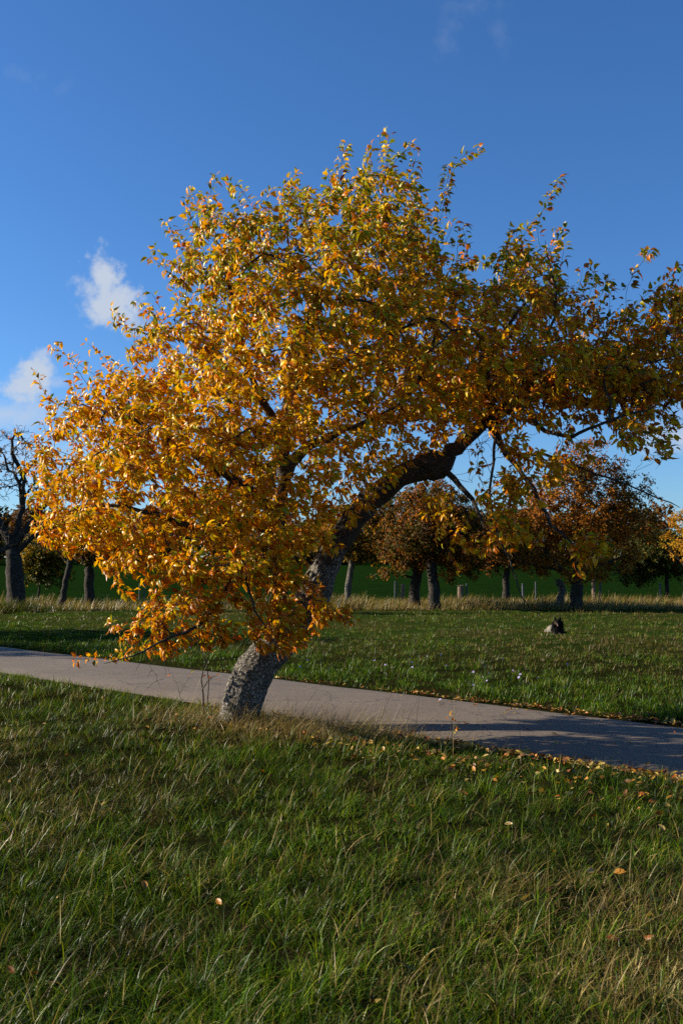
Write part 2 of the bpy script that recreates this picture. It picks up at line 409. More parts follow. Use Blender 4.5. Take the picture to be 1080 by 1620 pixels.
def poly_dist(x, y, poly):
    poly = np.asarray(poly, float); d = np.full(len(x), 1e9); p = np.stack((x, y), 1)
    for i in range(len(poly)):
        a, b = poly[i - 1], poly[i]; ab = b - a
        t = np.clip(((p - a) @ ab) / (ab @ ab + 1e-9), 0, 1); d = np.minimum(d, np.linalg.norm(p - a - t[:, None] * ab, axis=1))
    return d

# ------------------------------------------------------------------ the leaning fruit tree
TD = 10.2                                # its distance
base = G(376, 1150); TD = base[1]
tree = empty('fruit_tree', (base[0], base[1], 0))
tag(tree, 'large leaning fruit tree with golden yellow autumn leaves beside the asphalt path', 'tree')
T = lambda px, py, dy=0: P(px, py, TD + dy)
sk = Skel()
def limb(pts, r0, r1, parent=None, n=None, p=.8):
    w = np.array([T(*q) for q in pts]); ln = np.linalg.norm(np.diff(w, axis=0), axis=1).sum()
    n = n or max(5, int(ln / .12)); s = spline(w, n)
    s[1:-1] += rng.normal(0, .010, (n - 2, 3))
    rr = r0 + (r1 - r0) * np.linspace(0, 1, n) ** p
    return sk.add(s, -1 if parent is None else sk.nearest(s[0]), rr, 'limb')
# trunk (its thick lower part is meshed separately below)
trunk_px = [(372, 1165, 0), (376, 1140, 0), (386, 1105, .02), (402, 1065, .05), (428, 1030, .1), (462, 990, .15), (492, 950, .2), (510, 905, .22)]
limb(trunk_px, .19, .135, n=26)
A = dict(parent=1)
limb([(510, 905, .22), (528, 872, .2), (556, 828, .15), (585, 792, .1), (620, 762, 0), (662, 742, -.05), (705, 728, -.1)], .125, .125, **A)      # main right limb up to the burl
limb([(705, 728, -.1), (730, 700, -.1), (775, 664, -.05), (835, 628, .0), (905, 594, .1), (985, 560, .2), (1070, 520, .3), (1130, 500, .3)], .088, .02, **A)
limb([(690, 728, -.1), (722, 762, -.3), (752, 797, -.5), (768, 840, -.7)], .042, .012, **A)
limb([(775, 664, -.1), (800, 715, -.4), (842, 775, -.7), (872, 830, -.9), (905, 860, -1.1), (945, 885, -1.2)], .034, .006, **A)
limb([(770, 668, -.1), (800, 712, .2), (870, 722, .5), (930, 745, .7), (1000, 772, .9), (1075, 803, 1.0)], .026, .006, **A)
limb([(835, 628, .0), (850, 672, -.6), (905, 690, -1.0), (960, 665, -1.3), (1040, 640, -1.5)], .03, .008, **A)
limb([(785, 660, 0), (782, 715, -.5), (775, 790, -.9), (790, 850, -1.1), (812, 905, -1.2), (830, 955, -1.25), (858, 976, -1.3)], .018, .003, **A)
limb([(835, 628, 0), (860, 560, .1), (880, 480, .2), (868, 420, .2), (862, 380, .2)], .026, .004, **A)
limb([(775, 664, 0), (770, 590, -.6), (800, 520, -1.0), (840, 470, -1.2)], .04, .008, **A)
limb([(905, 594, .1), (950, 590, .9), (1010, 560, 1.4), (1080, 540, 1.6)], .04, .008, **A)
# the second stem that rises from the trunk
limb([(458, 1000, .15), (444, 960, -.05), (438, 900, -.15), (440, 830, -.15), (448, 760, -.1), (452, 690, 0), (456, 620, .1), (478, 540, .2), (505, 460, .25), (545, 370, .3), (590, 310, .3)], .105, .006, **A)
limb([(449, 755, -.1), (470, 722, -.05), (500, 700, 0), (548, 680, .05), (600, 662, .1), (655, 610, .2), (690, 530, .3), (700, 440, .3), (692, 390, .35)], .07, .005, **A)
limb([(452, 690, 0), (420, 640, -.5), (390, 570, -.8), (370, 480, -.9), (350, 400, -.8), (335, 360, -.7)], .05, .004, **A)
limb([(440, 820, -.15), (400, 780, -.6), (340, 740, -1.0), (270, 700, -1.2), (200, 660, -1.3), (130, 640, -1.2)], .06, .008, **A)
limb([(440, 850, -.15), (390, 825, -.4), (330, 838, -.6), (290, 828, -.8), (240, 810, -1.0), (170, 800, -1.1), (100, 810, -1.1)], .052, .008, **A)
limb([(445, 790, -.1), (400, 740, .5), (330, 690, .9), (250, 660, 1.1), (170, 650, 1.2), (110, 660, 1.2)], .055, .008, **A)
limb([(452, 690, .0), (400, 620, .8), (330, 560, 1.2), (260, 530, 1.4), (205, 520, 1.4)], .05, .006, **A)
limb([(438, 900, -.15), (400, 890, -.4), (372, 905, -.6), (350, 940, -.8), (320, 985, -1.0), (270, 1010, -1.1), (215, 1035, -1.2), (165, 1050, -1.2)], .038, .004, **A)
limb([(440, 880, -.15), (412, 870, -.9), (390, 900, -1.2), (400, 960, -1.3), (430, 1010, -1.3)], .026, .005, **A)
limb([(456, 620, .1), (500, 590, -.7), (560, 560, -1.2), (620, 530, -1.4), (660, 500, -1.4)], .05, .008, **A)
limb([(456, 620, .1), (490, 560, .9), (540, 480, 1.3), (600, 420, 1.4)], .045, .008, **A)
limb([(440, 910, -.1), (385, 880, .4), (320, 850, .8), (240, 845, 1.0), (170, 850, 1.0)], .036, .006, **A)
n_explicit = len(sk.chains)

CROWN = [(45, 800), (52, 740), (80, 690), (75, 640), (120, 612), (170, 585), (205, 555), (205, 520), (250, 512), (290, 480), (275, 425), (300, 375), (318, 330),
         (375, 335), (430, 335), (452, 295), (520, 300), (560, 275), (600, 265), (640, 275), (675, 300), (668, 345), (650, 390), (690, 400), (730, 395), (790, 408), (830, 390),
         (870, 405), (900, 450), (945, 470), (985, 495), (1040, 460), (1090, 450), (1150, 480), (1190, 570), (1140, 650), (1050, 690), (985, 672), (930, 676),
         (860, 664), (800, 676), (750, 690), (700, 706), (650, 745), (600, 790), (560, 835), (520, 880), (505, 940), (530, 968), (500, 1000), (465, 1030), (425, 1035),
         (390, 1018), (350, 1020), (310, 1022), (262, 1036), (212, 1030), (192, 1005), (210, 950), (170, 912), (135, 880), (90, 875), (62, 840)]
def sample_crown(n, edge=0.0):
    out = []
    while sum(map(len, out)) < n:
        x = rng.uniform(30, 1200, 6000); y = rng.uniform(240, 1050, 6000)
        k = in_poly(x, y, CROWN); x, y = x[k], y[k]; d = poly_dist(x, y, CROWN)
        k = d > edge; x, y, d = x[k], y[k], d[k]
        h = 2.15 * np.sqrt(1 - (1 - np.clip((d + 12) / 210, 0, 1)) ** 2)
        h = h * np.where(y > 900, .55, 1) * (1 - .25 * sstep(850, 1050, x))
        # sparse places: holes of sky beside the two forks, the thin lower skirt
        keep = np.ones(len(x))
        for cx, cy, rx, ry, kk in ((560, 745, 50, 50, .42), (640, 700, 50, 28, .4), (228, 790, 26, 40, .3), (240, 950, 70, 60, .55), (360, 960, 80, 60, .62), (470, 760, 40, 60, .7),
                                   (560, 640, 80, 50, .85), (520, 880, 50, 60, .6), (880, 640, 120, 40, .55), (1050, 640, 90, 60, .6), (610, 600, 70, 40, .85), (310, 880, 60, 40, .75)):
            keep = np.where(((x - cx) / rx) ** 2 + ((y - cy) / ry) ** 2 < 1, np.minimum(keep, kk), keep)
        k = rng.random(len(x)) < keep * (.35 + .65 * h / 2.15)
        x, y, h = x[k], y[k], h[k]
        s = rng.random(len(x)) ** .62 * rng.choice((-1, 1), len(x)) * h; s = np.where((y > 880) & (x < 480), -np.abs(s) - .35, s)
        out.append(np.stack([P(a, b, TD + c) for a, b, c in zip(x, y, s)]))
    return np.vstack(out)[:n]
def clump(spec):
    out = []
    for cx, cy, rx, ry, dz, n in spec:
        for _ in range(n):
            a = rng.normal(0, .5, 3); out.append(T(cx + a[0] * rx, cy + a[1] * ry, dz + a[2] * .5))
    return np.array(out)
grow(sk, sample_crown(190, 34), 'bough', step=.16, droop=.05, jit=.10)
n_bough = len(sk.chains)
tw = np.vstack((sample_crown(3600, 0),
                clump([(800, 770, 55, 90, -.9, 46), (930, 868, 40, 34, -1.2, 20), (815, 850, 40, 40, -1.1, 16), (860, 720, 60, 40, -.7, 20), (700, 800, 60, 40, -.3, 10),
                       (1010, 690, 60, 30, -1.4, 16), (530, 975, 26, 16, -.4, 7), (445, 990, 40, 34, -1.2, 14), (280, 930, 60, 50, -.9, 12), (735, 860, 40, 40, -.6, 8), (900, 600, 150, 60, .1, 230), (760, 620, 90, 60, .2, 110), (1010, 590, 80, 60, .1, 80), (620, 560, 90, 60, .3, 90), (640, 440, 70, 60, .2, 60), (310, 760, 120, 90, -.4, 90)])))
grow(sk, tw, 'twig', step=.09, droop=-.05, jit=.12)
# long free shoots that break the outline
SHOOTS = [[(690, 400), (700, 330), (718, 275), (755, 238)], [(672, 400), (690, 340), (705, 300), (712, 262)], [(600, 300), (625, 265), (652, 240)], [(560, 290), (575, 262), (588, 240)],
          [(860, 420), (850, 365), (862, 325), (880, 292)], [(880, 450), (885, 400), (884, 358)], [(915, 480), (935, 440), (948, 408)], [(990, 500), (1005, 440), (1020, 405), (1042, 382)],
          [(1030, 480), (1050, 450), (1062, 430)], [(260, 540), (210, 525), (172, 498)], [(190, 620), (130, 580), (78, 542)], [(130, 660), (90, 640), (62, 632)], [(310, 420), (285, 380), (266, 354)],
          [(390, 350), (378, 315), (366, 294)], [(290, 450), (262, 420), (255, 405)], [(450, 320), (452, 300), (470, 278)], [(740, 420), (730, 390), (726, 372)], [(300, 360), (305, 335), (320, 322)],
          [(950, 560), (990, 500), (1030, 470), (1075, 455)], [(960, 500), (968, 470), (945, 455)], [(660, 330), (645, 300), (655, 262)], [(1000, 640), (1040, 620), (1070, 600)], [(960, 640), (1020, 680), (1056, 712)],
          [(110, 850), (75, 850), (50, 835)], [(80, 760), (55, 750), (42, 740)], [(60, 700), (60, 680), (55, 660)], [(240, 1020), (190, 1035), (115, 1046)], [(205, 1000), (180, 990), (186, 985)],
          [(520, 960), (545, 965), (552, 975)], [(530, 330), (520, 290), (522, 268)], [(830, 410), (822, 380), (835, 365)]]
for s in SHOOTS:
    w = np.array([T(a, b, rng.uniform(-.5, .5)) if k else T(a, b, 0) for k, (a, b) in enumerate(s)])
    w[1:, 1] = w[0, 1] + (w[1:, 1] - w[0, 1]) * .3
    w = spline(w, max(6, int(np.linalg.norm(np.diff(w, axis=0), axis=1).sum() / .08)))
    q = sk.nearest(w[0]); lead = spline(np.array([sk.p[q], (sk.p[q] + w[0]) / 2 + (0, 0, -.03), w[0]]), 5)[1:-1]
    sk.add(np.vstack((lead, w)), q, None, 'shoot')
# short upright shoots all over the upper outline
cand = np.array([c[2][-1] for c in sk.chains if c[0] == 'twig' and sk.p[c[2][-1]][2] > 2.6])
cx_, cy_, cf_ = PIX(sk.p[cand]); edge_ = poly_dist(cx_, cy_, CROWN); cand = cand[edge_ < 45]
for q in rng.choice(cand, min(95, len(cand)), replace=False):
    p0 = sk.p[q]; out = norm(np.array((p0[0] - .2, (p0[1] - TD) * .7, (p0[2] - 2.2) * 1.3 + .8))); ln_ = rng.uniform(.18, .5); dr_ = norm(out + np.array((0, 0, .5)) + rng.normal(0, .25, 3))
    t_ = np.linspace(0, 1, 7)[1:, None]; sk.add(p0 + dr_ * ln_ * t_ + np.array((rng.normal(0, .06), rng.normal(0, .06), .0)) * t_ ** 2, q, None, 'shoot')
# bare fine twigs under the right limb
bare = clump([(760, 740, 60, 50, -.2, 60), (800, 700, 70, 30, .1, 40), (700, 770, 50, 30, 0, 12), (960, 745, 90, 40, .5, 26), (300, 1050, 60, 30, -.9, 5), (230, 1070, 24, 20, -1.0, 5), (640, 720, 70, 40, .2, 18)])
grow(sk, bare, 'bare', step=.07, droop=.0, jit=.16)
radii(sk, .0022, 2.45)

# trunk: thick ridged bark as real relief
NR = 170
tp = spline(np.array([T(*q) for q in trunk_px + [(522, 884, .21), (535, 862, .19)]]), NR)
tq = np.linspace(0, 1, NR)
trad = np.interp(tq, [0, .04, .10, .2, .35, .5, .7, .85, 1], [.235, .205, .185, .19, .195, .185, .165, .15, .118])
sd = 96; tv, tf = tube(tp, trad, sd)
tvn = tv.reshape(NR, sd, 3); ctr = tp[:, None]
rad_dir = norm(tvn - ctr)
disp = np.zeros((NR, sd))
for a in range(NR):
    for b in range(sd):
        q = Vector(tvn[a, b])
        st = Vector((q.x * 1.0, q.y * 1.0, q.z * .62))
        f1 = mnoise.fractal(st * 7, 1.0, 2.1, 4)
        c = mnoise.voronoi(Vector((st.x * 22, st.y * 22, st.z * 15)) + Vector((f1, f1 * .7, f1 * .5)) * 1.1)[0]
        disp[a, b] = .016 * f1 + .026 * min(c[1] - c[0], .45) - .006 + .022 * mnoise.noise(st * 2.3)
        disp[a, b] += .03 * max(0, 1 - a / 22) * mnoise.noise(Vector((math.cos(b / sd * 6.283) * 2.2, math.sin(b / sd * 6.283) * 2.2, 3.0)))
tvn = tvn + rad_dir * disp[..., None]
loc = np.array(tree.location)
def part(name, v, f, mat, smooth=True, colors=None, kind=None):
    o = mesh_obj(name, np.asarray(v) - loc, f, mat, tree, smooth, colors)
    if kind: o['kind'] = kind
    return o
part('trunk', tvn.reshape(-1, 3), tf, M_BARK)
for ci in range(1, n_explicit):
    v, f = chain_tube(sk, sk.chains[ci], 10, True, .05)
    part('limb', v, f, M_TWIG)  # darker than the pale lichened trunk, with crown shade put into the colour
# burl where a limb was lost
bm = bmesh.new(); bmesh.ops.create_icosphere(bm, subdivisions=4, radius=1)
bc = T(686, 736, -.08)
for q in bm.verts:
    n_ = q.co.copy(); k = 1 + .28 * mnoise.fractal(n_ * 1.8, 1, 2, 4)
    q.co = Vector(bc - loc) + Vector((n_.x * .20, n_.y * .155, n_.z * .145)) * k
me = bpy.data.meshes.new('burl'); bm.to_mesh(me); bm.free(); me.materials.append(M_TWIG); me.polygons.foreach_set('use_smooth', [True] * len(me.polygons))  # burl in the same dark bark, the crown's shade painted in
ob = bpy.data.objects.new('burl', me); COL.objects.link(ob); ob.parent = next(o for o in tree.children if o.name.startswith('limb'))
v, f = cat([chain_tube(sk, c, 6, True) for c in sk.chains[n_explicit:n_bough]]); part('boughs', v, f, M_TWIG, kind='stuff')
v, f = cat([chain_tube(sk, c, 3, True) for c in sk.chains[n_bough:]]); part('twigs', v, f, M_TWIG, kind='stuff')

# leaves
twc = [c for c in sk.chains if c[0] == 'twig']; shc = [c for c in sk.chains if c[0] == 'shoot']
a1 = leaf_frames(sk, twc, 16, .05, .9, .55); a2 = leaf_frames(sk, shc, 0, .0, .85, .25, every=.018, tip=.06); a3 = leaf_frames(sk, [c for c in sk.chains[n_explicit:n_bough]], 12, .4)
lp = np.vstack((a1[0], a2[0], a3[0])); la = np.vstack((a1[1], a2[1], a3[1])); ln = np.vstack((a1[2], a2[2], a3[2]))
nl = len(lp); size = rng.normal(.068, .012, nl).clip(.04, .098)
YEL, GLD, ORG, BRN, GRN, OLV = map(np.array, ((.80, .49, .006), (.76, .37, .004), (.64, .19, .005), (.30, .092, .007), (.13, .18, .006), (.40, .36, .007)))
ppx, ppy, pf = PIX(lp)
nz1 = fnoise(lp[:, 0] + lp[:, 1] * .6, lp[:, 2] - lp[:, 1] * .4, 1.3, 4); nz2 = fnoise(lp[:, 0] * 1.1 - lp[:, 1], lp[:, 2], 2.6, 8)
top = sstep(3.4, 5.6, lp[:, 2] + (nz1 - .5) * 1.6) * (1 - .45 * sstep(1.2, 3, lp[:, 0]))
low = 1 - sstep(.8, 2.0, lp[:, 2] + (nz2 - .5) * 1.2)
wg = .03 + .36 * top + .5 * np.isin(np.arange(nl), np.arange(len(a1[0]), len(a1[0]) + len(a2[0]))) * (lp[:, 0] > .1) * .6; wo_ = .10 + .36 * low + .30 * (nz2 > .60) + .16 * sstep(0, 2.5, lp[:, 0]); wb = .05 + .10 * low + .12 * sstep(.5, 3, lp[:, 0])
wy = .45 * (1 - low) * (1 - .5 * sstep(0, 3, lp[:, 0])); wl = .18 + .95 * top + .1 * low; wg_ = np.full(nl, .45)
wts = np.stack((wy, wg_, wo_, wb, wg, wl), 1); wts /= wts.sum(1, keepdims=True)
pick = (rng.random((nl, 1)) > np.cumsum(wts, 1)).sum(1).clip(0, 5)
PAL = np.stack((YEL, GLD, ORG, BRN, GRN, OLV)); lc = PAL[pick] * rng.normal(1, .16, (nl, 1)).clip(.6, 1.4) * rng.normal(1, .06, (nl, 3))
# the leaves that show largest are parts of their own
cell = (ppx // 26).astype(int) * 1000 + (ppy // 26).astype(int); inview = (ppx > 0) & (ppx < 1080)
order = np.argsort(pf); seen, front = set(), []
for k in order:
    if inview[k] and cell[k] not in seen: seen.add(cell[k]); front.append(k)
front = np.array(front); sz = size[front] / pf[front]
big = front[np.argsort(-sz)[:300]]
rest = np.setdiff1d(np.arange(nl), big)
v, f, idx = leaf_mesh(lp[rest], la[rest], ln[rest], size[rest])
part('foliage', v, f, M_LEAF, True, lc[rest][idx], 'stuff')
LEAFME = {}
for ci in range(6):
    for ti, (tv_, tf_) in enumerate(TEMPL):
        o = mesh_obj('leaf', tv_, tf_, M_LEAF, None, True, np.repeat(PAL[ci][None], len(tv_), 0)); LEAFME[ci, ti] = o.data; bpy.data.objects.remove(o)
def frame_matrix(p, a, n_, s):
    a = a / np.linalg.norm(a); sd_ = np.cross(n_, a); sd_ /= np.linalg.norm(sd_); up = np.cross(a, sd_)
    m = Matrix.Identity(4)
    for r_ in range(3): m[r_][0], m[r_][1], m[r_][2], m[r_][3] = a[r_] * s, sd_[r_] * s, up[r_] * s, p[r_]
    return m
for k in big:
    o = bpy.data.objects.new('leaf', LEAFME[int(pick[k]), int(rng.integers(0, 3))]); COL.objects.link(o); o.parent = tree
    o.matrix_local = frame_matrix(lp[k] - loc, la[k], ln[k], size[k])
print('main tree leaves', nl, 'nodes', sk.n)

# ------------------------------------------------------------------ orchard trees in the background
BT = [np.array([(0, -.5, 0.06), (.5, 0, -.06), (0, .5, .06), (-.5, 0, -.06)])]
BTEMPL = [(np.array([(0, 0, 0), (.5, -.30, .08), (1, 0, -.14), (.5, .30, .08)]), np.array([(0, 1, 2), (0, 2, 3)])),
          (np.array([(0, 0, 0), (.45, -.26, .14), (1, 0, -.3), (.45, .26, .14)]), np.array([(0, 1, 2), (0, 2, 3)]))]
def orchard_tree(name, label, trunk_px, dist, r0, r1, limbs, crown, ntw, per, pal, lsize=.10, cat_='tree', bark_=None, nb=46, group=None, bare_n=0, twig_r=.004, sink=.12):
    """trunk_px, limbs in photo directions at that distance; crown: list of (cx, cy, rx, ry, dy) ellipses with depth equal to their half width"""
    b = P(*trunk_px[0], dist); z0 = float(hgt(b[0], b[1]))
    root = empty(name, (b[0], b[1], z0)); tag(root, label, cat_, group); lo = np.array((b[0], b[1], z0))
    s = Skel(); shift = np.array((0, 0, z0 - b[2]))
    Q = lambda px, py, dy=0: P(px, py, dist + dy) + shift
    w = np.array([Q(*q) for q in trunk_px]); w[0, 2] -= sink
    n = max(8, int(np.linalg.norm(np.diff(w, axis=0), axis=1).sum() / .2)); w = spline(w, n); w[1:] += rng.normal(0, .02, (n - 1, 3))
    fl = r0 + (r1 - r0) * np.linspace(0, 1, n); fl[0] *= 1.35; fl[1] *= 1.1
    s.add(w, -1, fl, 'limb')
    for pts, a, c in limbs:
        w = np.array([Q(*q) for q in pts]); n = max(6, int(np.linalg.norm(np.diff(w, axis=0), axis=1).sum() / .25)); w = spline(w, n); w[1:] += rng.normal(0, .03, (n - 1, 3))
        s.add(w, s.nearest(w[0]), np.linspace(a, c, n), 'limb')
    ne = len(s.chains)
    def samp(k, inner):
        wts = np.array([c[2] * c[3] * c[2] for c in crown], float); wts /= wts.sum(); out = []
        for _ in range(k):
            c = crown[rng.choice(len(crown), p=wts)]; d = norm(rng.normal(0, 1, 3)) * (rng.random() ** .42) * inner
            mw = c[2] / FPX * dist
            out.append(Q(c[0] + d[0] * c[2], c[1] + d[1] * c[3], (c[4] if len(c) > 4 else 0) + d[2] * mw))
        return np.array(out)
    if nb: grow(s, samp(nb, .75), 'bough', step=.35, jit=.14)
    if ntw: grow(s, samp(ntw, 1.0), 'twig', step=.28, jit=.16)
    if bare_n: grow(s, samp(bare_n, 1.0), 'bare', step=.2, jit=.2)
    radii(s, twig_r, 2.3)
    v, f = cat([chain_tube(s, c, 10, True, .05) for c in s.chains[:ne]])
    mesh_obj('trunk', v - lo, f, bark_ or M_BARK2, root, True)
    if len(s.chains) > ne:
        v, f = cat([chain_tube(s, c, 3) for c in s.chains[ne:]]); o = mesh_obj('branches', v - lo, f, M_BARK2, root, True); o['kind'] = 'stuff'
    tc_ = [c for c in s.chains if c[0] == 'twig']
    if tc_ and per:
        p_, a_, n_ = leaf_frames(s, tc_, per, .0, .9, .4); p_ = p_ + rng.normal(0, .07, p_.shape)
        sz_ = rng.normal(lsize, lsize * .2, len(p_)).clip(lsize * .5, lsize * 1.6)
        pal = np.array(pal); wv_ = fnoise(p_[:, 0] + p_[:, 1], p_[:, 2] + .5 * p_[:, 1], .8, 5)
        c_ = pal[np.clip((wv_ * 1.5 - .25 + rng.normal(0, .22, len(p_))) * len(pal), 0, len(pal) - 1).astype(int)] * rng.normal(1, .2, (len(p_), 1)).clip(.5, 1.5)
        v, f, idx = leaf_mesh(p_, a_, n_, sz_, BTEMPL); o = mesh_obj('crown', v - lo, f, M_BLEAF, root, False, c_[idx]); o['kind'] = 'stuff'
    return root
G1, G2, O1, O2, Y1, B1, B2 = (.045, .060, .009), (.10, .10, .012), (.40, .135, .009), (.46, .20, .012), (.48, .29, .015), (.15, .052, .008), (.085, .040, .008)
OG = 'old fruit trees in the orchard row behind the meadow'
# bare old tree on the left
orchard_tree('bare_tree', 'nearly bare dark old tree with a thick trunk and twisted forking limbs', [(27, 968), (26, 930), (22, 895), (18, 868)], 38, .36, .27,
    [([(18, 870), (40, 845), (62, 815), (88, 780), (100, 742)], .17, .04), ([(18, 868), (2, 835), (-14, 800), (-30, 760)], .17, .05), ([(22, 880), (44, 860), (66, 848), (96, 838), (120, 815)], .12, .03),
     ([(20, 870), (30, 835), (36, 800), (30, 765), (14, 745), (4, 720)], .13, .03), ([(36, 800), (40, 770), (28, 740), (20, 712), (24, 690)], .08, .02), ([(30, 768), (46, 745), (60, 725), (74, 712)], .06, .015),
     ([(18, 870), (-4, 872), (-30, 850), (-60, 830)], .14, .03), ([(-14, 800), (-10, 770), (-20, 730), (-30, 700)], .07, .02)],
    [(20, 745, 62, 62), (70, 775, 50, 50), (-30, 770, 60, 60), (20, 700, 44, 34), (20, 850, 60, 26)], 34, 7, [B1, O1, B1, O2], .12, nb=90, bare_n=1000, twig_r=.010)
orchard_tree('bush', 'low olive green bush with scattered yellow leaves beside the bare old tree', [(62, 962), (62, 930), (66, 900)], 46, .06, .03, [([(64, 930), (84, 900), (96, 880)], .04, .015), ([(62, 930), (46, 900)], .04, .015)],
    [(70, 880, 48, 42), (84, 910, 36, 34), (50, 900, 36, 34)], 330, 26, [G1, G1, G2, Y1], .12, 'bush', nb=26)
orchard_tree('orchard_tree', 'orchard tree with a thin trunk leaning right next to a straight thicker one', [(98, 962), (103, 930), (110, 898), (118, 868)], 42, .13, .11, [([(110, 898), (92, 872), (76, 850)], .06, .02), ([(118, 868), (140, 840), (160, 815)], .06, .02)],
    [(120, 840, 56, 36), (90, 848, 38, 28), (152, 838, 40, 32)], 300, 24, [G1, G2, B1, G1], .12, group=OG)
orchard_tree('orchard_tree', 'orchard tree with a straight dark trunk beyond the dry grass left of the leaning tree', [(142, 957), (142, 925), (140, 892)], 43, .22, .19, [([(140, 895), (170, 862), (205, 835)], .10, .03), ([(140, 895), (120, 862), (104, 832)], .10, .03), ([(140, 893), (146, 855), (150, 815)], .10, .03)],
    [(170, 852, 70, 42), (215, 866, 60, 36), (140, 836, 48, 36), (255, 856, 56, 38)], 640, 24, [G1, B1, G2, O1], .12, group=OG)
orchard_tree('orchard_tree', 'slender orchard tree with a pale lit trunk just right of the leaning trunk', [(548, 957), (551, 925), (556, 892), (560, 866)], 42, .15, .12, [([(558, 880), (580, 850), (600, 820)], .07, .02), ([(558, 880), (536, 850), (520, 826)], .07, .02)],
    [(560, 835, 66, 50), (600, 850, 52, 44), (520, 848, 54, 40)], 520, 24, [G2, Y1, G1, O2], .11, group=OG, bark_=M_BARK)
orchard_tree('orchard_tree', 'orchard tree with a thick forked dark trunk and a low orange bough', [(656, 960), (656, 930), (660, 905), (668, 885)], 41, .24, .18, [([(660, 905), (640, 880), (620, 862)], .12, .04), ([(666, 888), (690, 862), (716, 842)], .12, .04), ([(650, 912), (630, 905), (606, 902)], .05, .02)],
    [(640, 825, 66, 60), (690, 815, 60, 54), (612, 905, 34, 13, -1), (655, 870, 76, 34), (610, 850, 50, 30), (600, 800, 40, 30)], 760, 26, [B2, G2, B1, G1, O2], .11, group=OG)
orchard_tree('orchard_tree', 'orchard tree with a straight trunk sunlit along its left edge, olive brown crown', [(686, 965), (686, 930), (682, 895), (682, 868)], 38.5, .23, .19, [([(683, 880), (716, 850), (748, 830)], .10, .03), ([(683, 880), (655, 850), (636, 828)], .10, .03), ([(682, 870), (690, 825), (700, 790)], .10, .03)],
    [(690, 815, 70, 58), (735, 855, 54, 48), (650, 862, 58, 40), (725, 892, 48, 28)], 760, 26, [B2, G2, B1, O1], .11, group=OG)
orchard_tree('dead_trunk', 'short broken dead tree trunk with a pale splintered top', [(884, 957), (886, 940), (889, 926), (882, 914)], 40, .15, .13, [([(888, 926), (881, 917), (877, 912)], .10, .03)],
    [(886, 900, 5, 5)], 0, 0, [O1], cat_='tree trunk', bark_=M_BARK, nb=0)
orchard_tree('orchard_tree', 'broad orange brown tree with a stout trunk forking low above the dry grass', [(912, 964), (912, 940), (911, 922)], 38.5, .25, .23, [([(911, 924), (930, 895), (955, 862), (975, 815)], .14, .03), ([(911, 924), (888, 900), (862, 872), (840, 832)], .14, .03), ([(911, 922), (912, 870), (918, 800), (922, 740)], .12, .03), ([(890, 902), (850, 895), (810, 880)], .07, .02), ([(930, 895), (975, 885), (1010, 870)], .07, .02)],
    [(915, 800, 96, 76), (925, 735, 66, 44), (860, 840, 76, 56), (975, 840, 72, 54), (990, 780, 50, 44), (820, 870, 46, 40), (930, 900, 80, 26)], 1150, 25, [O1, B1, O2, O1, B1, G2], .105, group=OG, nb=70)
orchard_tree('orchard_tree', 'small olive green orchard tree with a thin trunk behind the fence posts', [(1054, 950), (1054, 925), (1052, 900)], 52, .11, .09, [([(1053, 910), (1030, 885), (1012, 870)], .06, .02), ([(1053, 910), (1078, 885), (1096, 868)], .06, .02)],
    [(1030, 876, 50, 42), (1070, 884, 46, 38), (1006, 905, 40, 28)], 560, 24, [G1, G2, G1, B1], .13, group=OG)
orchard_tree('orchard_tree', 'bright golden yellow orchard tree in front of the dark wood', [(1085, 955), (1085, 925), (1086, 895)], 46, .16, .13, [([(1086, 900), (1064, 875), (1050, 855)], .07, .02), ([(1086, 900), (1106, 870), (1120, 845)], .07, .02)],
    [(1074, 858, 32, 32), (1110, 860, 50, 44), (1090, 825, 40, 30)], 170, 20, [Y1, O2, Y1, O2], .12, group=OG)
orchard_tree('orchard_tree', 'dark rusty orchard tree standing behind the broken dead trunk', [(800, 955), (800, 930), (802, 900)], 53, .2, .16, [([(801, 905), (780, 870), (766, 850)], .09, .02), ([(801, 905), (826, 870), (846, 850)], .09, .02)],
    [(800, 862, 72, 54), (770, 888, 46, 34), (850, 880, 46, 36)], 600, 24, [B1, B2, O1, G1], .13, group=OG)
# neighbour tree up the path on the left: its crown shades the path and the grass
def free_tree(label, x, y, h, rw, pal, ntw):
    k = FPX / y; c0 = 540 + x * k; g0 = 900 + CAM_H * k
    return orchard_tree('orchard_tree', label, [(c0, g0), (c0 + 4, g0 - .8 * k), (c0 + 2, g0 - 1.6 * k)], y, .24, .18,
        [([(c0 + 2, g0 - 1.6 * k), (c0 + 1.2 * k, g0 - 2.6 * k), (c0 + 1.8 * k, g0 - 3.6 * k)], .12, .03), ([(c0 + 2, g0 - 1.6 * k), (c0 - 1.2 * k, g0 - 2.6 * k), (c0 - 1.8 * k, g0 - 3.6 * k)], .12, .03)],
        [(c0, g0 - .66 * h * k, rw * k, .34 * h * k), (c0 + .4 * rw * k, g0 - .5 * h * k, .7 * rw * k, .26 * h * k)], ntw, 24, pal, .11, nb=50, group=OG)
free_tree('rusty orange orchard tree standing on the verge further up the path', -17.8, 21.6, 5.6, 2.5, [O1, O2, B1, G2], 420)
free_tree('golden orchard tree beside the path, shading the asphalt', -15.5, 25.0, 6.0, 2.9, [Y1, O2, G2, O1], 520)

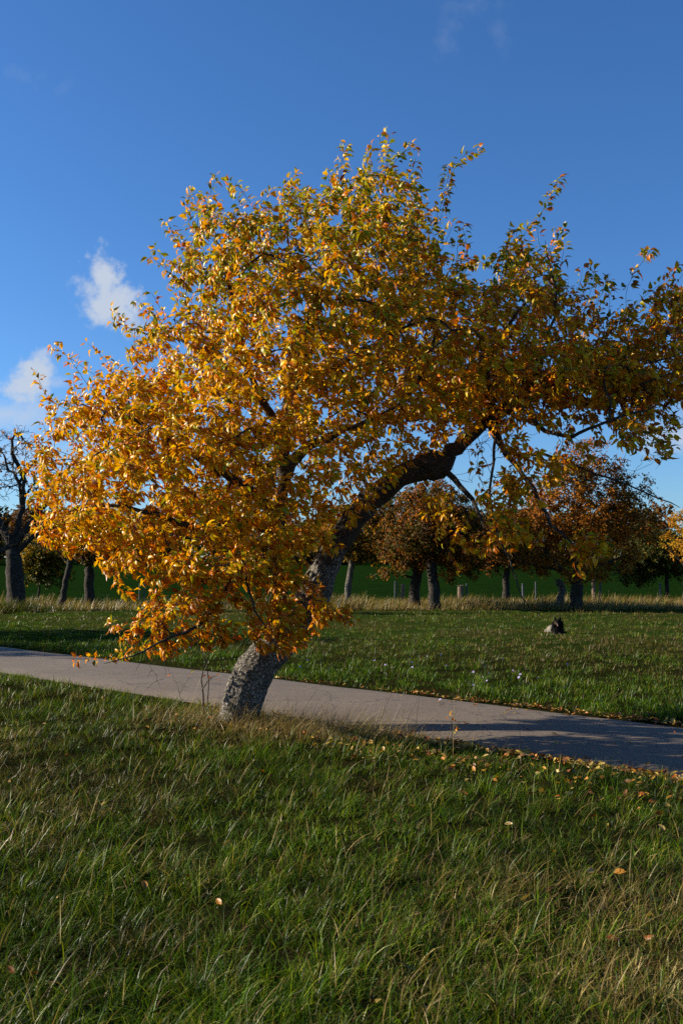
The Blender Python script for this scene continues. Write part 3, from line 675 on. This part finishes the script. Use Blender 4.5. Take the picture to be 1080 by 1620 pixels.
# far wood on the rise behind the field
wv, wf, wc, o_ = [], [], [], 0
P_, A_, N_, S2, C_ = [], [], [], [], []
for k in range(190):
    x = rng.uniform(-115, 115); y = rng.uniform(165, 225) if k < 130 else 160; z = float(hgt(x, y)); h = (rng.uniform(7.5, 11.5) if k < 130 else rng.uniform(2.5, 5)) * (1.0 + .18 * sstep(20, 70, x)); w_ = rng.uniform(3.2, 5.2)
    m_ = 380; d = norm(rng.normal(0, 1, (m_, 3))) * (rng.random((m_, 1)) ** .3)
    d[:, 1] = np.where(d[:, 1] > .25, -d[:, 1], d[:, 1])
    p_ = np.array((x, y, z + h * .54)) + d * np.array((w_, w_, h * .47)) * (1 + .25 * mnoise.noise(Vector((x, y, 0))))
    base_c = np.array([(.11, .055, .014), (.055, .06, .015), (.17, .075, .014), (.08, .07, .016), (.13, .06, .014)])[rng.integers(0, 5)]
    P_.append(p_); A_.append(norm(rng.normal(0, 1, (m_, 3)))); N_.append(norm(d + rng.normal(0, .6, (m_, 3)))); S2.append(rng.uniform(.6, 1.25, m_)); C_.append(base_c * rng.normal(1, .25, (m_, 1)).clip(.4, 1.7))
v, f, idx = leaf_mesh(np.vstack(P_), np.vstack(A_), np.vstack(N_), np.concatenate(S2), BTEMPL)
tag(mesh_obj('distant_woodland', v, f, M_BLEAF, None, False, np.vstack(C_)[idx]), 'dark rust brown woodland on the rise beyond the green field', 'woodland', kind='stuff')

# ------------------------------------------------------------------ grass
def blades(name, pos, heading, lean, length, width, bend, cb, ct, segs, label):
    """curved tapering ribbons; cb, ct: colours at foot and tip"""
    n = len(pos); t = np.linspace(0, 1, segs + 1)
    hd = np.stack((np.cos(heading), np.sin(heading), np.zeros(n)), 1)
    tw_ = heading + rng.normal(0, .9, n); sdv = np.stack((-np.sin(tw_), np.cos(tw_), np.zeros(n)), 1)
    V, C = [], []
    for k, q in enumerate(t):
        ang = lean + bend * q
        hor = length * q * np.sin(lean + bend * q * .5); ver = length * q * np.cos(lean + bend * q * .5)
        c = pos + hd * hor[:, None]; c[:, 2] += ver
        ww = (width * .5 * (1 - q ** 1.6))[:, None]; col = cb + (ct - cb) * q  # foot darker, tip brighter: shade and highlights put into the blade colour
        if k < segs: V += [c - sdv * ww, c + sdv * ww]; C += [col, col]
        else: V += [c]; C += [col]
    m = 2 * segs + 1; V = np.stack(V, 1).reshape(-1, 3); C = np.stack(C, 1).reshape(-1, 3)
    o = (np.arange(n) * m)[:, None]
    q = [np.array([2 * k, 2 * k + 1, 2 * k + 3, 2 * k + 2]) for k in range(segs - 1)]
    F = []
    if q: F.append((np.stack(q)[None] + o[:, None]).reshape(-1, 4))
    F.append(np.array([2 * segs - 2, 2 * segs - 1, 2 * segs])[None] + o)
    return tag(mesh_obj(name, V, F, M_GRASS, None, True, C), label, 'grass', kind='stuff')
def scatter(n, y0, y1, power, margin=1.22, pad=.6):
    u_ = rng.random(n)
    if power == 1: y = y0 * (y1 / y0) ** u_
    else: e = 1 - power; y = (y0 ** e + (y1 ** e - y0 ** e) * u_) ** (1 / e)
    hw = .345 * margin * y + pad
    return rng.uniform(-1, 1, n) * hw, y
GRA, GRB, GRC = np.array((.038, .088, .003)), np.array((.078, .150, .004)), np.array((.190, .235, .008))  # GRC: lighter share of blades, sunlit glints put into the colour
STR, STB, STL = np.array((.28, .205, .070)), np.array((.13, .088, .030)), np.array((.42, .33, .14))
def grass_colors(x, y, dry):
    n = len(x); k = rng.random(n)
    c = np.where((k < .4)[:, None], GRA, np.where((k < .8)[:, None], GRB, GRC)) * rng.normal(1, .18, (n, 1)).clip(.5, 1.5)
    d = rng.random(n) < dry; s = np.where((rng.random(n) < .5)[:, None], STR, np.where((rng.random(n) < .7)[:, None], STB, STL)) * rng.normal(1, .2, (n, 1)).clip(.5, 1.5)
    return np.where(d[:, None], s, c), d
def dryness(x, y):
    a = fnoise(x, y, .9, 31); b = fnoise(x, y, 2.6, 35)
    d = .05 + .30 * sstep(.50, .68, a) + .14 * sstep(.5, .7, b)
    tx, ty = base[0], base[1]
    d = d + .55 * np.exp(-(((x - tx - .45) / 1.2) ** 2 + ((y - ty + .35) / .55) ** 2))          # straw round the trunk's foot
    d = d + .30 * np.exp(-(((x - 1.1) / .9) ** 2 + ((y - 4.3) / 1.0) ** 2))
    return d.clip(0, .92)
def tufted(n, y0, y1, power, per, spread):
    nt_ = n // per; cx, cy = scatter(nt_, y0, y1, power)
    th = np.repeat(rng.random(nt_) ** 1.2, per); tt = np.repeat(rng.random(nt_), per); cdx = np.repeat(cx, per); cdy = np.repeat(cy, per)
    r_ = np.abs(rng.normal(0, spread, len(cdx))); a_ = rng.uniform(0, 2 * math.pi, len(cdx))
    return cdx + r_ * np.cos(a_), cdy + r_ * np.sin(a_), a_, th, tt
def on_grass(x, y, m=.02): return pathd(x, y) > m
WIND = 0.18                                # blades mostly lean to the right, away from the low sun
# fine dense under-grass of the foreground
x, y, a, th, tt = tufted(160000, 3.0, 11.2, 1.0, 24, .05)
k = on_grass(x, y, .03 + .05 * 0) & (x + y < PN); x, y, a, th, tt = x[k], y[k], a[k], th[k], tt[k]
patch = fnoise(x, y, 1.1, 41); dr = dryness(x, y); c, d = grass_colors(x, y, dr)
c = c * (.45 + 1.1 * fnoise(x, y, .9, 47))[:, None] * (.5 + 1.1 * tt)[:, None]
n = len(x); ln_ = (.035 + .15 * th * th * (.3 + patch) + .03 * rng.random(n)) * rng.uniform(.5, 1.3, n) * (.55 + .45 * sstep(.02, .5, pathd(x, y)))
ln_ = ln_ * np.where(d, 1.15, 1)
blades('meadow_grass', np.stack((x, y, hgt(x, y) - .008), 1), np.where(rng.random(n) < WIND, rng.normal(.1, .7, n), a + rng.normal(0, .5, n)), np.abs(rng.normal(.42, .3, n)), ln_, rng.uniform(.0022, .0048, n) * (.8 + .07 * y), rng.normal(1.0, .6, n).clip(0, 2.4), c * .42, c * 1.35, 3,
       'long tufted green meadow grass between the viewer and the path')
# the same grass running on to the left, along the path
nt_ = 1300; x0 = rng.uniform(-11, -1, nt_); y0 = PN - x0 - rng.random(nt_) ** 1.3 * 8; k = (y0 > 10.6) & (np.abs(x0) < .43 * y0 + 1); x0, y0 = x0[k], y0[k]
x = np.repeat(x0, 26) + rng.normal(0, .09, len(x0) * 26); y = np.repeat(y0, 26) + rng.normal(0, .09, len(x0) * 26); th = np.repeat(rng.random(len(x0)), 26)
k = on_grass(x, y, .03) & (x + y < PN); x, y, th = x[k], y[k], th[k]; n = len(x); c, d = grass_colors(x, y, dryness(x, y) * .8); c = c * 1.1
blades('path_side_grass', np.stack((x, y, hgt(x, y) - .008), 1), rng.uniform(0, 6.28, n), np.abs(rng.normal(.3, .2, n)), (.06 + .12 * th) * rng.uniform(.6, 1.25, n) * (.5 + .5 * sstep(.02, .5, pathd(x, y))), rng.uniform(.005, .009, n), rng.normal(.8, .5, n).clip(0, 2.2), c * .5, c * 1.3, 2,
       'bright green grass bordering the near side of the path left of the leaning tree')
# longer single blades and straw
x, y = scatter(6500, 3.0, 10.6, 1.25); k = on_grass(x, y, .12) & (x + y < PN); x, y = x[k], y[k]
n = len(x); pr = dryness(x, y); k = rng.random(n) < (.35 + pr); x, y = x[k], y[k]; n = len(x)
c, d = grass_colors(x, y, .30 + .5 * dryness(x, y)); c = c * 1.15
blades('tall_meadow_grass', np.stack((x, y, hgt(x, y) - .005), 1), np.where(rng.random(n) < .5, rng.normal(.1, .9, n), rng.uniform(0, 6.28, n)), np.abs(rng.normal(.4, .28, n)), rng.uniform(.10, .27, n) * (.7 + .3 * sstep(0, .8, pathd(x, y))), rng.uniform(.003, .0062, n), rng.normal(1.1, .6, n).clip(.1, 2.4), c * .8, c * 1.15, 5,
       'longer bent green and straw coloured blades standing out of the near grass')
# straw heap at the trunk's foot
n = 4200; x = base[0] + .65 + rng.normal(0, .75, n); y = base[1] - .30 + rng.normal(0, .30, n) - .35 * (x - base[0] - .5); k = on_grass(x, y, .06) & (x + y < PN); x, y = x[k], y[k]; n = len(x)
c = np.where((rng.random(n) < .6)[:, None], STR, STL) * rng.normal(1.0, .2, (n, 1)).clip(.4, 1.3)
blades('straw', np.stack((x, y, hgt(x, y) + .0), 1), rng.normal(.2, 1.2, n), rng.uniform(.3, 1.35, n), rng.uniform(.12, .42, n), rng.uniform(.0025, .005, n), rng.normal(.7, .5, n).clip(0, 2), c * .7, c, 4, 'dry straw coloured grass heaped around the foot of the leaning trunk')
# thin dry stalks at the path's edge
sx = np.array([590, 606, 632, 655, 700, 716, 470, 445, 500, 180, 60, 250, 560, 780, 330, 345, 300]); n = len(sx)
pts = np.array([G(a, 1062 + (a - 150) * .2 + 22 + rng.uniform(0, 14)) for a in sx]); c = np.tile(STR, (n, 1))
blades('dry_stalks', pts, rng.normal(.4, .7, n), rng.uniform(.05, .4, n), rng.uniform(.35, .75, n), np.full(n, .005), rng.uniform(.1, .8, n), c * .8, c, 6, 'thin dry grass stalks rising in front of the asphalt path')

# meadow beyond the path
x, y, a, th, tt = tufted(150000, 10.5, 39, 1.15, 22, .10)
k = on_grass(x, y, .02) & (x + y > PF - .2); x, y, a, th, tt = x[k], y[k], a[k], th[k], tt[k]
fr = sstep(.1, 4.5, pathd(x, y)); dr = (.04 + .45 * sstep(.42, .6, fnoise(x, y, .22, 51)) * sstep(0.5, 5, pathd(x, y)) + .30 * sstep(4, 11, pathd(x, y)) + .10 * sstep(.5, .7, fnoise(x, y, 1.2, 53))).clip(0, .75)
c, d = grass_colors(x, y, dr); c = np.where(d[:, None], c * np.array((.62, .62, .5)), c * np.array((1.0, 1.12, 1.0)))
c = c * (.7 + .6 * tt)[:, None]
n = len(x); ln_ = (.03 + .13 * th ** 2 * (.3 + fnoise(x, y, .8, 57)) + .02 * rng.random(n) + .07 * th * sstep(1.6, .2, pathd(x, y)) * (fnoise(x, y, .7, 58) > .45)) * rng.uniform(.6, 1.3, n)
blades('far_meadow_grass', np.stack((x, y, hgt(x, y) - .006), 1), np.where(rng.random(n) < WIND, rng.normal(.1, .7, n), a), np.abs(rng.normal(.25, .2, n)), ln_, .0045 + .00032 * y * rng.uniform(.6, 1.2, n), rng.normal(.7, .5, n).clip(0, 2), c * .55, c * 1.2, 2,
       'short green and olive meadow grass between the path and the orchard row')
# tall dry grass strip under the orchard row
n = 52000; y = 37.8 + rng.random(n) ** 1.2 * 9; x = rng.uniform(-1, 1, n) * (.345 * 1.2 * y + 1)
k = rng.random(n) < np.where(x < -3, .45, .95) * (.35 + .9 * fnoise(x, y, .35, 61)); x, y = x[k], y[k]; n = len(x)
c, d = grass_colors(x, y, .82); c = np.where(d[:, None], c * np.array((1.0, .95, .85)), c * .9)
blades('tall_dry_grass', np.stack((x, y, hgt(x, y) - .01), 1), rng.normal(.1, .8, n), np.abs(rng.normal(.2, .18, n)), rng.uniform(.12, .55, n) * (.15 + 1.5 * fnoise(x, y, .9, 63)), rng.uniform(.012, .024, n), rng.normal(.7, .4, n).clip(0, 2), c * .8, c * 1.1, 2,
       'tall straw coloured dry grass strip under the orchard trees')
# scrub at the foot of the bare tree
n = 2600; b0 = G(22, 968); x = b0[0] + rng.normal(0, 1.1, n); y = b0[1] - .6 + rng.normal(0, .6, n); c, d = grass_colors(x, y, .45); c = c * .6
blades('rough_scrub', np.stack((x, y, hgt(x, y)), 1), rng.uniform(0, 6.28, n), np.abs(rng.normal(.4, .25, n)), rng.uniform(.2, .75, n) * np.exp(-((x - b0[0]) / 1.7) ** 2), rng.uniform(.012, .03, n), rng.normal(.7, .4, n).clip(0, 2), c, c * 1.1, 2, 'rough brown scrub at the foot of the bare old tree')

# ------------------------------------------------------------------ leaf litter
def litter_points(n, edge, x0, x1, spread, side):
    x = rng.uniform(x0, x1, n); off = np.abs(rng.normal(0, spread, n)) * side; s = edge + off * math.sqrt(2) + rng.normal(0, .05, n); return x, s - x
LP = []
for n, e, x0, x1, sp_, sd_ in ((900, PN, .9, 3.6, .16, -1), (260, PN, .0, 1.6, .14, -1), (150, PN, -1.6, .8, .3, -1), (420, PF, .9, 4.6, .10, .6), (90, PF, -2, 1.2, .1, .5), (60, PN, .6, 3.4, .5, 1), (70, PF, .5, 4.5, .5, -1)):
    LP.append(np.stack(litter_points(n, e, x0, x1, sp_, sd_), 1))
x, y = scatter(110, 3.2, 10.0, .1); k = on_grass(x, y, .1) & (x + y < PN); LP.append(np.stack((x[k], y[k]), 1))
x = rng.normal(1.0, 1.3, 300); y = 9.3 - .95 * x - np.abs(rng.normal(0, .45, 300)); k = on_grass(x, y, .0) & (x + y < PN) & (y > 3); LP.append(np.stack((x[k], y[k]), 1))
LP = np.vstack(LP); onp = pathd(LP[:, 0], LP[:, 1]) < .03
LPAL = np.array(((.50, .28, .025), (.44, .19, .018), (.30, .09, .012), (.40, .28, .09), (.16, .065, .02), (.48, .34, .07)))
lz = np.where(onp, .05, hgt(LP[:, 0], LP[:, 1]) + .015 + .045 * rng.random(len(LP)) * sstep(0, .3, pathd(LP[:, 0], LP[:, 1])))
vv = (pathd(LP[:, 0], LP[:, 1])); t_ = ((LP.sum(1) - PN) / (PF - PN)).clip(0, 1); lz = np.where(onp, .012 + .03 * (1 - (2 * t_ - 1) ** 2) + .004, lz)
pos = np.stack((LP[:, 0], LP[:, 1], lz), 1); n = len(pos)
ha = rng.uniform(0, 6.28, n); ax_ = np.stack((np.cos(ha), np.sin(ha), rng.normal(.05, .12, n)), 1); nr_ = norm(np.array((0, 0, 1.)) + rng.normal(0, .6, (n, 3)) * np.where(onp, .22, 1)[:, None])
ls = rng.normal(.047, .011, n).clip(.026, .07); lk = rng.integers(0, 6, n)
qx, qy, qf = PIX(pos); vis = (qx > 0) & (qx < 1080) & (qy < 1620)
bigl = np.where(vis)[0]; bigl = bigl[np.argsort(-(ls / qf)[bigl])][:190]
rest = np.setdiff1d(np.arange(n), bigl)
v, f, idx = leaf_mesh(pos[rest], ax_[rest], nr_[rest], ls[rest], [leaf_template(3, .6, .3, .2), leaf_template(3, .55, .7, -.3)])
tag(mesh_obj('fallen_leaves', v, f, M_LITTER, None, True, LPAL[lk[rest]][idx] * rng.normal(1, .0, (len(v), 1))), 'drift of small yellow and brown fallen leaves along the path edges', 'fallen leaves', kind='stuff')
LNAME = ['yellow', 'golden', 'rust red', 'pale tan', 'dark brown', 'straw yellow']
FM = {}
for ci in range(6):
    for ti, tp_ in enumerate((leaf_template(4, .6, .3, .2), leaf_template(4, .55, .7, -.3))):
        o = mesh_obj('fallen_leaf', tp_[0], tp_[1], M_LITTER, None, True, np.repeat(LPAL[ci][None], len(tp_[0]), 0)); FM[ci, ti] = o.data; bpy.data.objects.remove(o)
for k in bigl:
    ci = int(lk[k]); o = bpy.data.objects.new('fallen_leaf', FM[ci, int(rng.integers(0, 2))]); COL.objects.link(o)
    o.matrix_world = frame_matrix(pos[k], ax_[k], nr_[k], ls[k])
    where = 'lying flat on the asphalt path' if onp[k] else 'caught in the grass in front of the path'
    tag(o, f'single {LNAME[ci]} fallen leaf {where}', 'leaf', f'{LNAME[ci]} fallen leaves ' + ('on the path' if onp[k] else 'in the near grass'))

# ------------------------------------------------------------------ saplings and weeds
def sapling(label, stems, nleaf, name='sapling', leafcol=(0, 2, 3)):
    b = G(*stems[0][0][:2]); root = empty(name, tuple(b)); tag(root, label, name)
    for st, r in stems:
        st = [st] if not isinstance(st, list) else st
    return root
def stem_thing(name, label, stems, r, nleaf, cat_, group=None):
    b = G(*stems[0][0]); root = empty(name, (b[0], b[1], 0)); tag(root, label, cat_, group); s = Skel()
    for k, st in enumerate(stems):
        w = np.array([P(a, c, b[1] + (.05 * j * (-1) ** k)) for j, (a, c) in enumerate(st)])
        if k == 0: w[0, 2] = -.03
        w = spline(w, max(7, len(w) * 4)); w[1:] += rng.normal(0, .006, (len(w) - 1, 3))
        s.add(w, -1 if k == 0 else s.nearest(w[0]), np.linspace(r * (1 if k == 0 else .6), r * .25, len(w)), 'shoot')
        if k == 0: w0 = w
    radii(s, .0015)
    lo = np.array((b[0], b[1], 0))
    for c in s.chains:
        v, f = chain_tube(s, c, 6); so2 = mesh_obj('stem', v - lo, f, M_TWIG, root, True)
    if nleaf:
        p_, a_, n_ = leaf_frames(s, s.chains, nleaf, .35, .9, .3)
        for q in range(len(p_)):
            o = bpy.data.objects.new('leaf', LEAFME[int(rng.choice((1, 2, 3, 5))), int(rng.integers(0, 3))]); COL.objects.link(o); o.parent = so2
            o.matrix_local = frame_matrix(p_[q] - lo, a_[q], n_[q], float(rng.uniform(.03, .06)))
    return root
stem_thing('sapling', 'thin dark crooked sapling stem standing just left of the leaning trunk', [[(324, 1142), (321, 1100), (319, 1078), (324, 1045), (330, 1000), (338, 950)], [(321, 1090), (332, 1074), (344, 1070)], [(324, 1045), (314, 1020), (318, 1000)]], .011, 4, 'sapling')
stem_thing('sapling', 'straight pale sapling shoot close beside the crooked sapling', [[(329, 1140), (330, 1090), (328, 1040), (333, 980), (336, 930)], [(328, 1040), (340, 1010)]], .007, 3, 'sapling')
stem_thing('weed', 'wiry leafless weed in the grass edge between sapling and path', [[(288, 1122), (283, 1090), (272, 1068)], [(284, 1098), (294, 1080), (300, 1068)]], .004, 2, 'weed')
stem_thing('weed', 'small dark dried weed at the near edge of the path', [[(716, 1170), (714, 1150), (712, 1136)], [(715, 1160), (722, 1150)]], .004, 5, 'weed')

# little violet flowers beyond the path
M_PETAL = simple('violet_petal', (.42, .36, .62), .6, .2, 60); M_STEM = simple('green_stem', (.06, .11, .02), .7)
ptl = []
for k in range(10):
    an = k / 10 * 6.283; c_, s_ = math.cos(an), math.sin(an)
    ptl.append((np.array([(0, 0, 0), (.010 * c_ - .005 * s_, .010 * s_ + .005 * c_, .004), (.020 * c_, .020 * s_, .002), (.010 * c_ + .005 * s_, .010 * s_ - .005 * c_, .004)]), np.array([(0, 1, 2, 3)])))
pv, pf_ = cat(ptl); po = mesh_obj('petals', pv, pf_, M_PETAL); PME = po.data; bpy.data.objects.remove(po)
sv, sf = tube(np.array([(0, 0, -.02), (.006, 0, .08), (.0, .004, .17)]), [.003, .0025, .002], 5); so_ = mesh_obj('stem', sv, sf, M_STEM); SME = so_.data; bpy.data.objects.remove(so_)
FPX_ = [(int(rng.normal(775, 60)), int(rng.normal(1085, 14))) for _ in range(20)] + [(int(rng.uniform(460, 700)), int(rng.uniform(1040, 1078))) for _ in range(13)] + [(int(rng.uniform(270, 400)), int(rng.uniform(1035, 1050))) for _ in range(6)]
for a, b in FPX_:
    q = G(a, b)
    if pathd(q[0], q[1]) < .15: q[:2] += .5 * np.array((.7, .7))
    root = empty('wildflower', (q[0], q[1], float(hgt(q[0], q[1])))); root.rotation_euler = (rng.normal(0, .15), rng.normal(0, .15), rng.uniform(0, 6))
    sc_ = rng.uniform(.6, 1.1); root.scale = (1, 1, sc_)
    tag(root, 'small violet wildflower in the green grass along the far side of the path', 'flower', 'violet wildflowers beyond the path')
    o = bpy.data.objects.new('stem', SME); COL.objects.link(o); o.parent = root
    o = bpy.data.objects.new('petals', PME); COL.objects.link(o); o.parent = root; o.location = (0, .004, .168); o.rotation_euler = (R(40), 0, rng.uniform(0, 6))

# ------------------------------------------------------------------ fence posts at the field's edge
M_POSTM = simple('weathered_metal', (.065, .07, .08), .8, .25, 8); M_POSTW = simple('weathered_wood', (.15, .10, .065), .9, .35, 10)
def post(label, px, d, h, w_, mat, lean=0.0, cap=True):
    x = (px - 540) / FPX * d; z = float(hgt(x, d))
    bm = bmesh.new(); bmesh.ops.create_cone(bm, cap_ends=True, segments=10, radius1=w_, radius2=w_ * .88, depth=h + .2)
    bmesh.ops.translate(bm, verts=bm.verts, vec=(0, 0, (h - .2) / 2))
    for q in bm.verts:
        if q.co.z > h - .05: q.co.z += q.co.x * .5
    me = bpy.data.meshes.new('shaft'); bm.to_mesh(me); bm.free(); me.materials.append(mat)
    root = empty('fence_post', (x, d, z)); root.rotation_euler = (0, lean, 0); tag(root, label, 'post', 'fence posts along the field edge')
    o = bpy.data.objects.new('shaft', me); COL.objects.link(o); o.parent = root
    bm = bmesh.new(); bmesh.ops.create_cone(bm, cap_ends=True, segments=10, radius1=w_ * 1.12, radius2=w_ * .7, depth=.04)
    me = bpy.data.meshes.new('cap'); bm.to_mesh(me); bm.free(); me.materials.append(mat)
    o = bpy.data.objects.new('cap', me); COL.objects.link(o); o.parent = root; o.location = (0, 0, h + .02)
    bm = bmesh.new(); bmesh.ops.create_cube(bm, size=1); bmesh.ops.scale(bm, verts=bm.verts, vec=(w_ * .6, .03, .05)); me = bpy.data.meshes.new('wire_clip'); bm.to_mesh(me); bm.free(); me.materials.append(M_POSTM)
    o = bpy.data.objects.new('wire_clip', me); COL.objects.link(o); o.parent = root; o.location = (0, -w_ - .01, h * .75)
    return root
D = 50
for lb, px, h, w_, mt, le in (('thin grey fence post left of the forked dark trunk', 624, 0.9, .04, M_POSTM, .02), ('slim brown fence post close beside a thin grey one', 629, 0.85, .035, M_POSTW, -.02), ('thick brown fence post at the foot of the forked dark trunk', 636, .75, .10, M_POSTW, .03),
                              ('grey fence post beside a squat wooden post', 737, 0.8, .045, M_POSTM, .0), ('squat wide wooden post beside a grey fence post', 727, .72, .16, M_POSTW, .02), ('grey fence post standing behind the drooping bare twig', 826, 0.8, .06, M_POSTM, -.02),
                              ('dark thin fence post left of the broken dead trunk', 846, .9, .04, M_POSTM, .0), ('grey fence post right of the stout forking trunk', 947, .9, .055, M_POSTM, .02), ('dark thick post beside the stout forking trunk', 937, 1.2, .10, M_POSTW, .0), ('grey fence post beside the small olive tree', 1042, 0.8, .05, M_POSTM, .0),
                              ('pale fence post seen under the low left branches', 222, 0.8, .04, M_POSTM, .0), ('pale fence post paired with another under the left branches', 229, 0.8, .04, M_POSTM, .02)):
    post(lb, px, D, h, w_, mt, le)

# ------------------------------------------------------------------ the dog
def dog():
    q = G(880, 1004); h0 = float(hgt(q[0], q[1])) - .07
    bm = bmesh.new()
    def ell(c, r, rot=(0, 0, 0)):
        mt = Matrix.Translation(c) @ Matrix.Rotation(rot[2], 4, 'Z') @ Matrix.Rotation(rot[1], 4, 'Y') @ Matrix.Rotation(rot[0], 4, 'X') @ Matrix.Diagonal((*r, 1))
        bmesh.ops.create_icosphere(bm, subdivisions=3, radius=1, matrix=mt)
    # lying, facing the viewer (-y) with the hindquarters trailing to the left
    ell((0, .06, .17), (.14, .20, .16)); ell((-.09, .26, .16), (.15, .20, .145)); ell((-.16, .36, .14), (.14, .15, .13)); ell((-.20, .24, .09), (.10, .12, .085)); ell((-.22, .12, .05), (.06, .10, .045), (0, 0, .2))
    ell((.03, -.05, .25), (.175, .13, .15)); ell((.03, -.07, .16), (.18, .11, .13))                      # ruff and chest
    ell((.03, -.15, .37), (.105, .10, .092)); ell((.03, -.24, .342), (.046, .068, .040)); ell((.03, -.20, .365), (.058, .05, .054))   # head, muzzle
    ell((-.055, -.11, .325), (.085, .075, .10)); ell((.115, -.11, .325), (.085, .075, .10))                       # cheeks
    for s in (-1, 1):
        ell((.03 + s * .068, -.125, .462), (.034, .020, .066), (0, s * .22, 0))                            # ears
        ell((.02 + s * .075, -.22, .055), (.042, .15, .045)); ell((.02 + s * .075, -.36, .04), (.045, .05, .035))   # forelegs, paws
    ell((-.27, .42, .10), (.11, .075, .075), (0, 0, -.5)); ell((-.31, .34, .09), (.06, .09, .06))          # tail
    me = bpy.data.meshes.new('dog_body'); bm.to_mesh(me); bm.free()
    tmp = bpy.data.objects.new('tmp', me); COL.objects.link(tmp)
    md = tmp.modifiers.new('r', 'REMESH'); md.mode = 'VOXEL'; md.voxel_size = .012; md.use_smooth_shade = True
    sm = tmp.modifiers.new('s', 'SMOOTH'); sm.factor = .5; sm.iterations = 3
    dg = bpy.context.evaluated_depsgraph_get(); ev = tmp.evaluated_get(dg); me2 = bpy.data.meshes.new_from_object(ev)
    bpy.data.objects.remove(tmp); me2.name = 'dog_body'
    cols = []
    for w in me2.vertices:
        c = w.co; n_ = mnoise.fractal(Vector((c.x * 40, c.y * 40, c.z * 22)), 1, 2, 3)
        w.co = c + w.normal * .010 * n_
        k = Vector((.006, .0055, .0055))
        if c.x < -.17 and c.y > .1: k = Vector((.19, .165, .13)) * (1 + .5 * n_)
        elif c.x < -.11 and c.y > .1: k = k.lerp(Vector((.15, .13, .10)), min(1, (-.11 - c.x) * 14))
        if c.y < -.26 and c.z < .12: k = Vector((.022, .02, .018))
        elif c.z < .14 and c.y < -.1: k = Vector((.02, .019, .018))
        if c.z > .33 and c.z < .40 and c.y < -.19 and c.x < -.01: k = Vector((.06, .04, .02))
        if c.z < .35 and c.y < -.265 and c.z > .30: k = Vector((.10, .09, .075))
        if n_ > .3 and c.x > -.1: k = k * 2.0
        cols += [k.x, k.y, k.z, 1]
    a = me2.attributes.new('Col', 'FLOAT_COLOR', 'POINT'); a.data.foreach_set('color', cols)
    m, t = new_mat('dog_fur'); at = nd(t, 'ShaderNodeAttribute', attribute_name='Col'); b = nd(t, 'ShaderNodeBsdfPrincipled'); b.inputs['Roughness'].default_value = .9; b.inputs['Specular IOR Level'].default_value = .04
    t.links.new(at.outputs[0], b.inputs['Base Color']); bp = nd(t, 'ShaderNodeBump'); bp.inputs['Distance'].default_value = .02; t.links.new(tnoise(t, 90, 3), bp.inputs['Height']); t.links.new(bp.outputs[0], b.inputs['Normal'])
    oo = nd(t, 'ShaderNodeOutputMaterial'); t.links.new(b.outputs[0], oo.inputs[0])
    me2.materials.clear(); me2.materials.append(m); me2.polygons.foreach_set('use_smooth', [True] * len(me2.polygons))
    root = empty('dog', (q[0], q[1], h0)); root.rotation_euler = (0, 0, R(-12)); root.scale = (.82, .86, .88); tag(root, 'fluffy black and grey dog with pricked ears lying in the meadow', 'dog')
    o = bpy.data.objects.new('body', me2); COL.objects.link(o); o.parent = root
    def bit(name, c, r, mat):
        bm = bmesh.new(); bmesh.ops.create_icosphere(bm, subdivisions=2, radius=1, matrix=Matrix.Translation(c) @ Matrix.Diagonal((*r, 1)))
        me = bpy.data.meshes.new(name); bm.to_mesh(me); bm.free(); me.materials.append(mat); o = bpy.data.objects.new(name, me); COL.objects.link(o); o.parent = root
    dk = simple('dog_nose', (.012, .011, .011), .3); tg = simple('tongue', (.45, .20, .18), .5)
    bit('nose', (.03, -.302, .352), (.016, .012, .012), dk)
    for s in (-1, 1): bit('eye', (.03 + s * .036, -.232, .385), (.010, .008, .010), dk)
    bit('tongue', (.03, -.285, .300), (.018, .014, .022), tg)
    return root
dog()
tot = sum(len(o.data.loops) - 2 * len(o.data.polygons) for o in SC.objects if o.type == 'MESH')
print('triangles', tot)
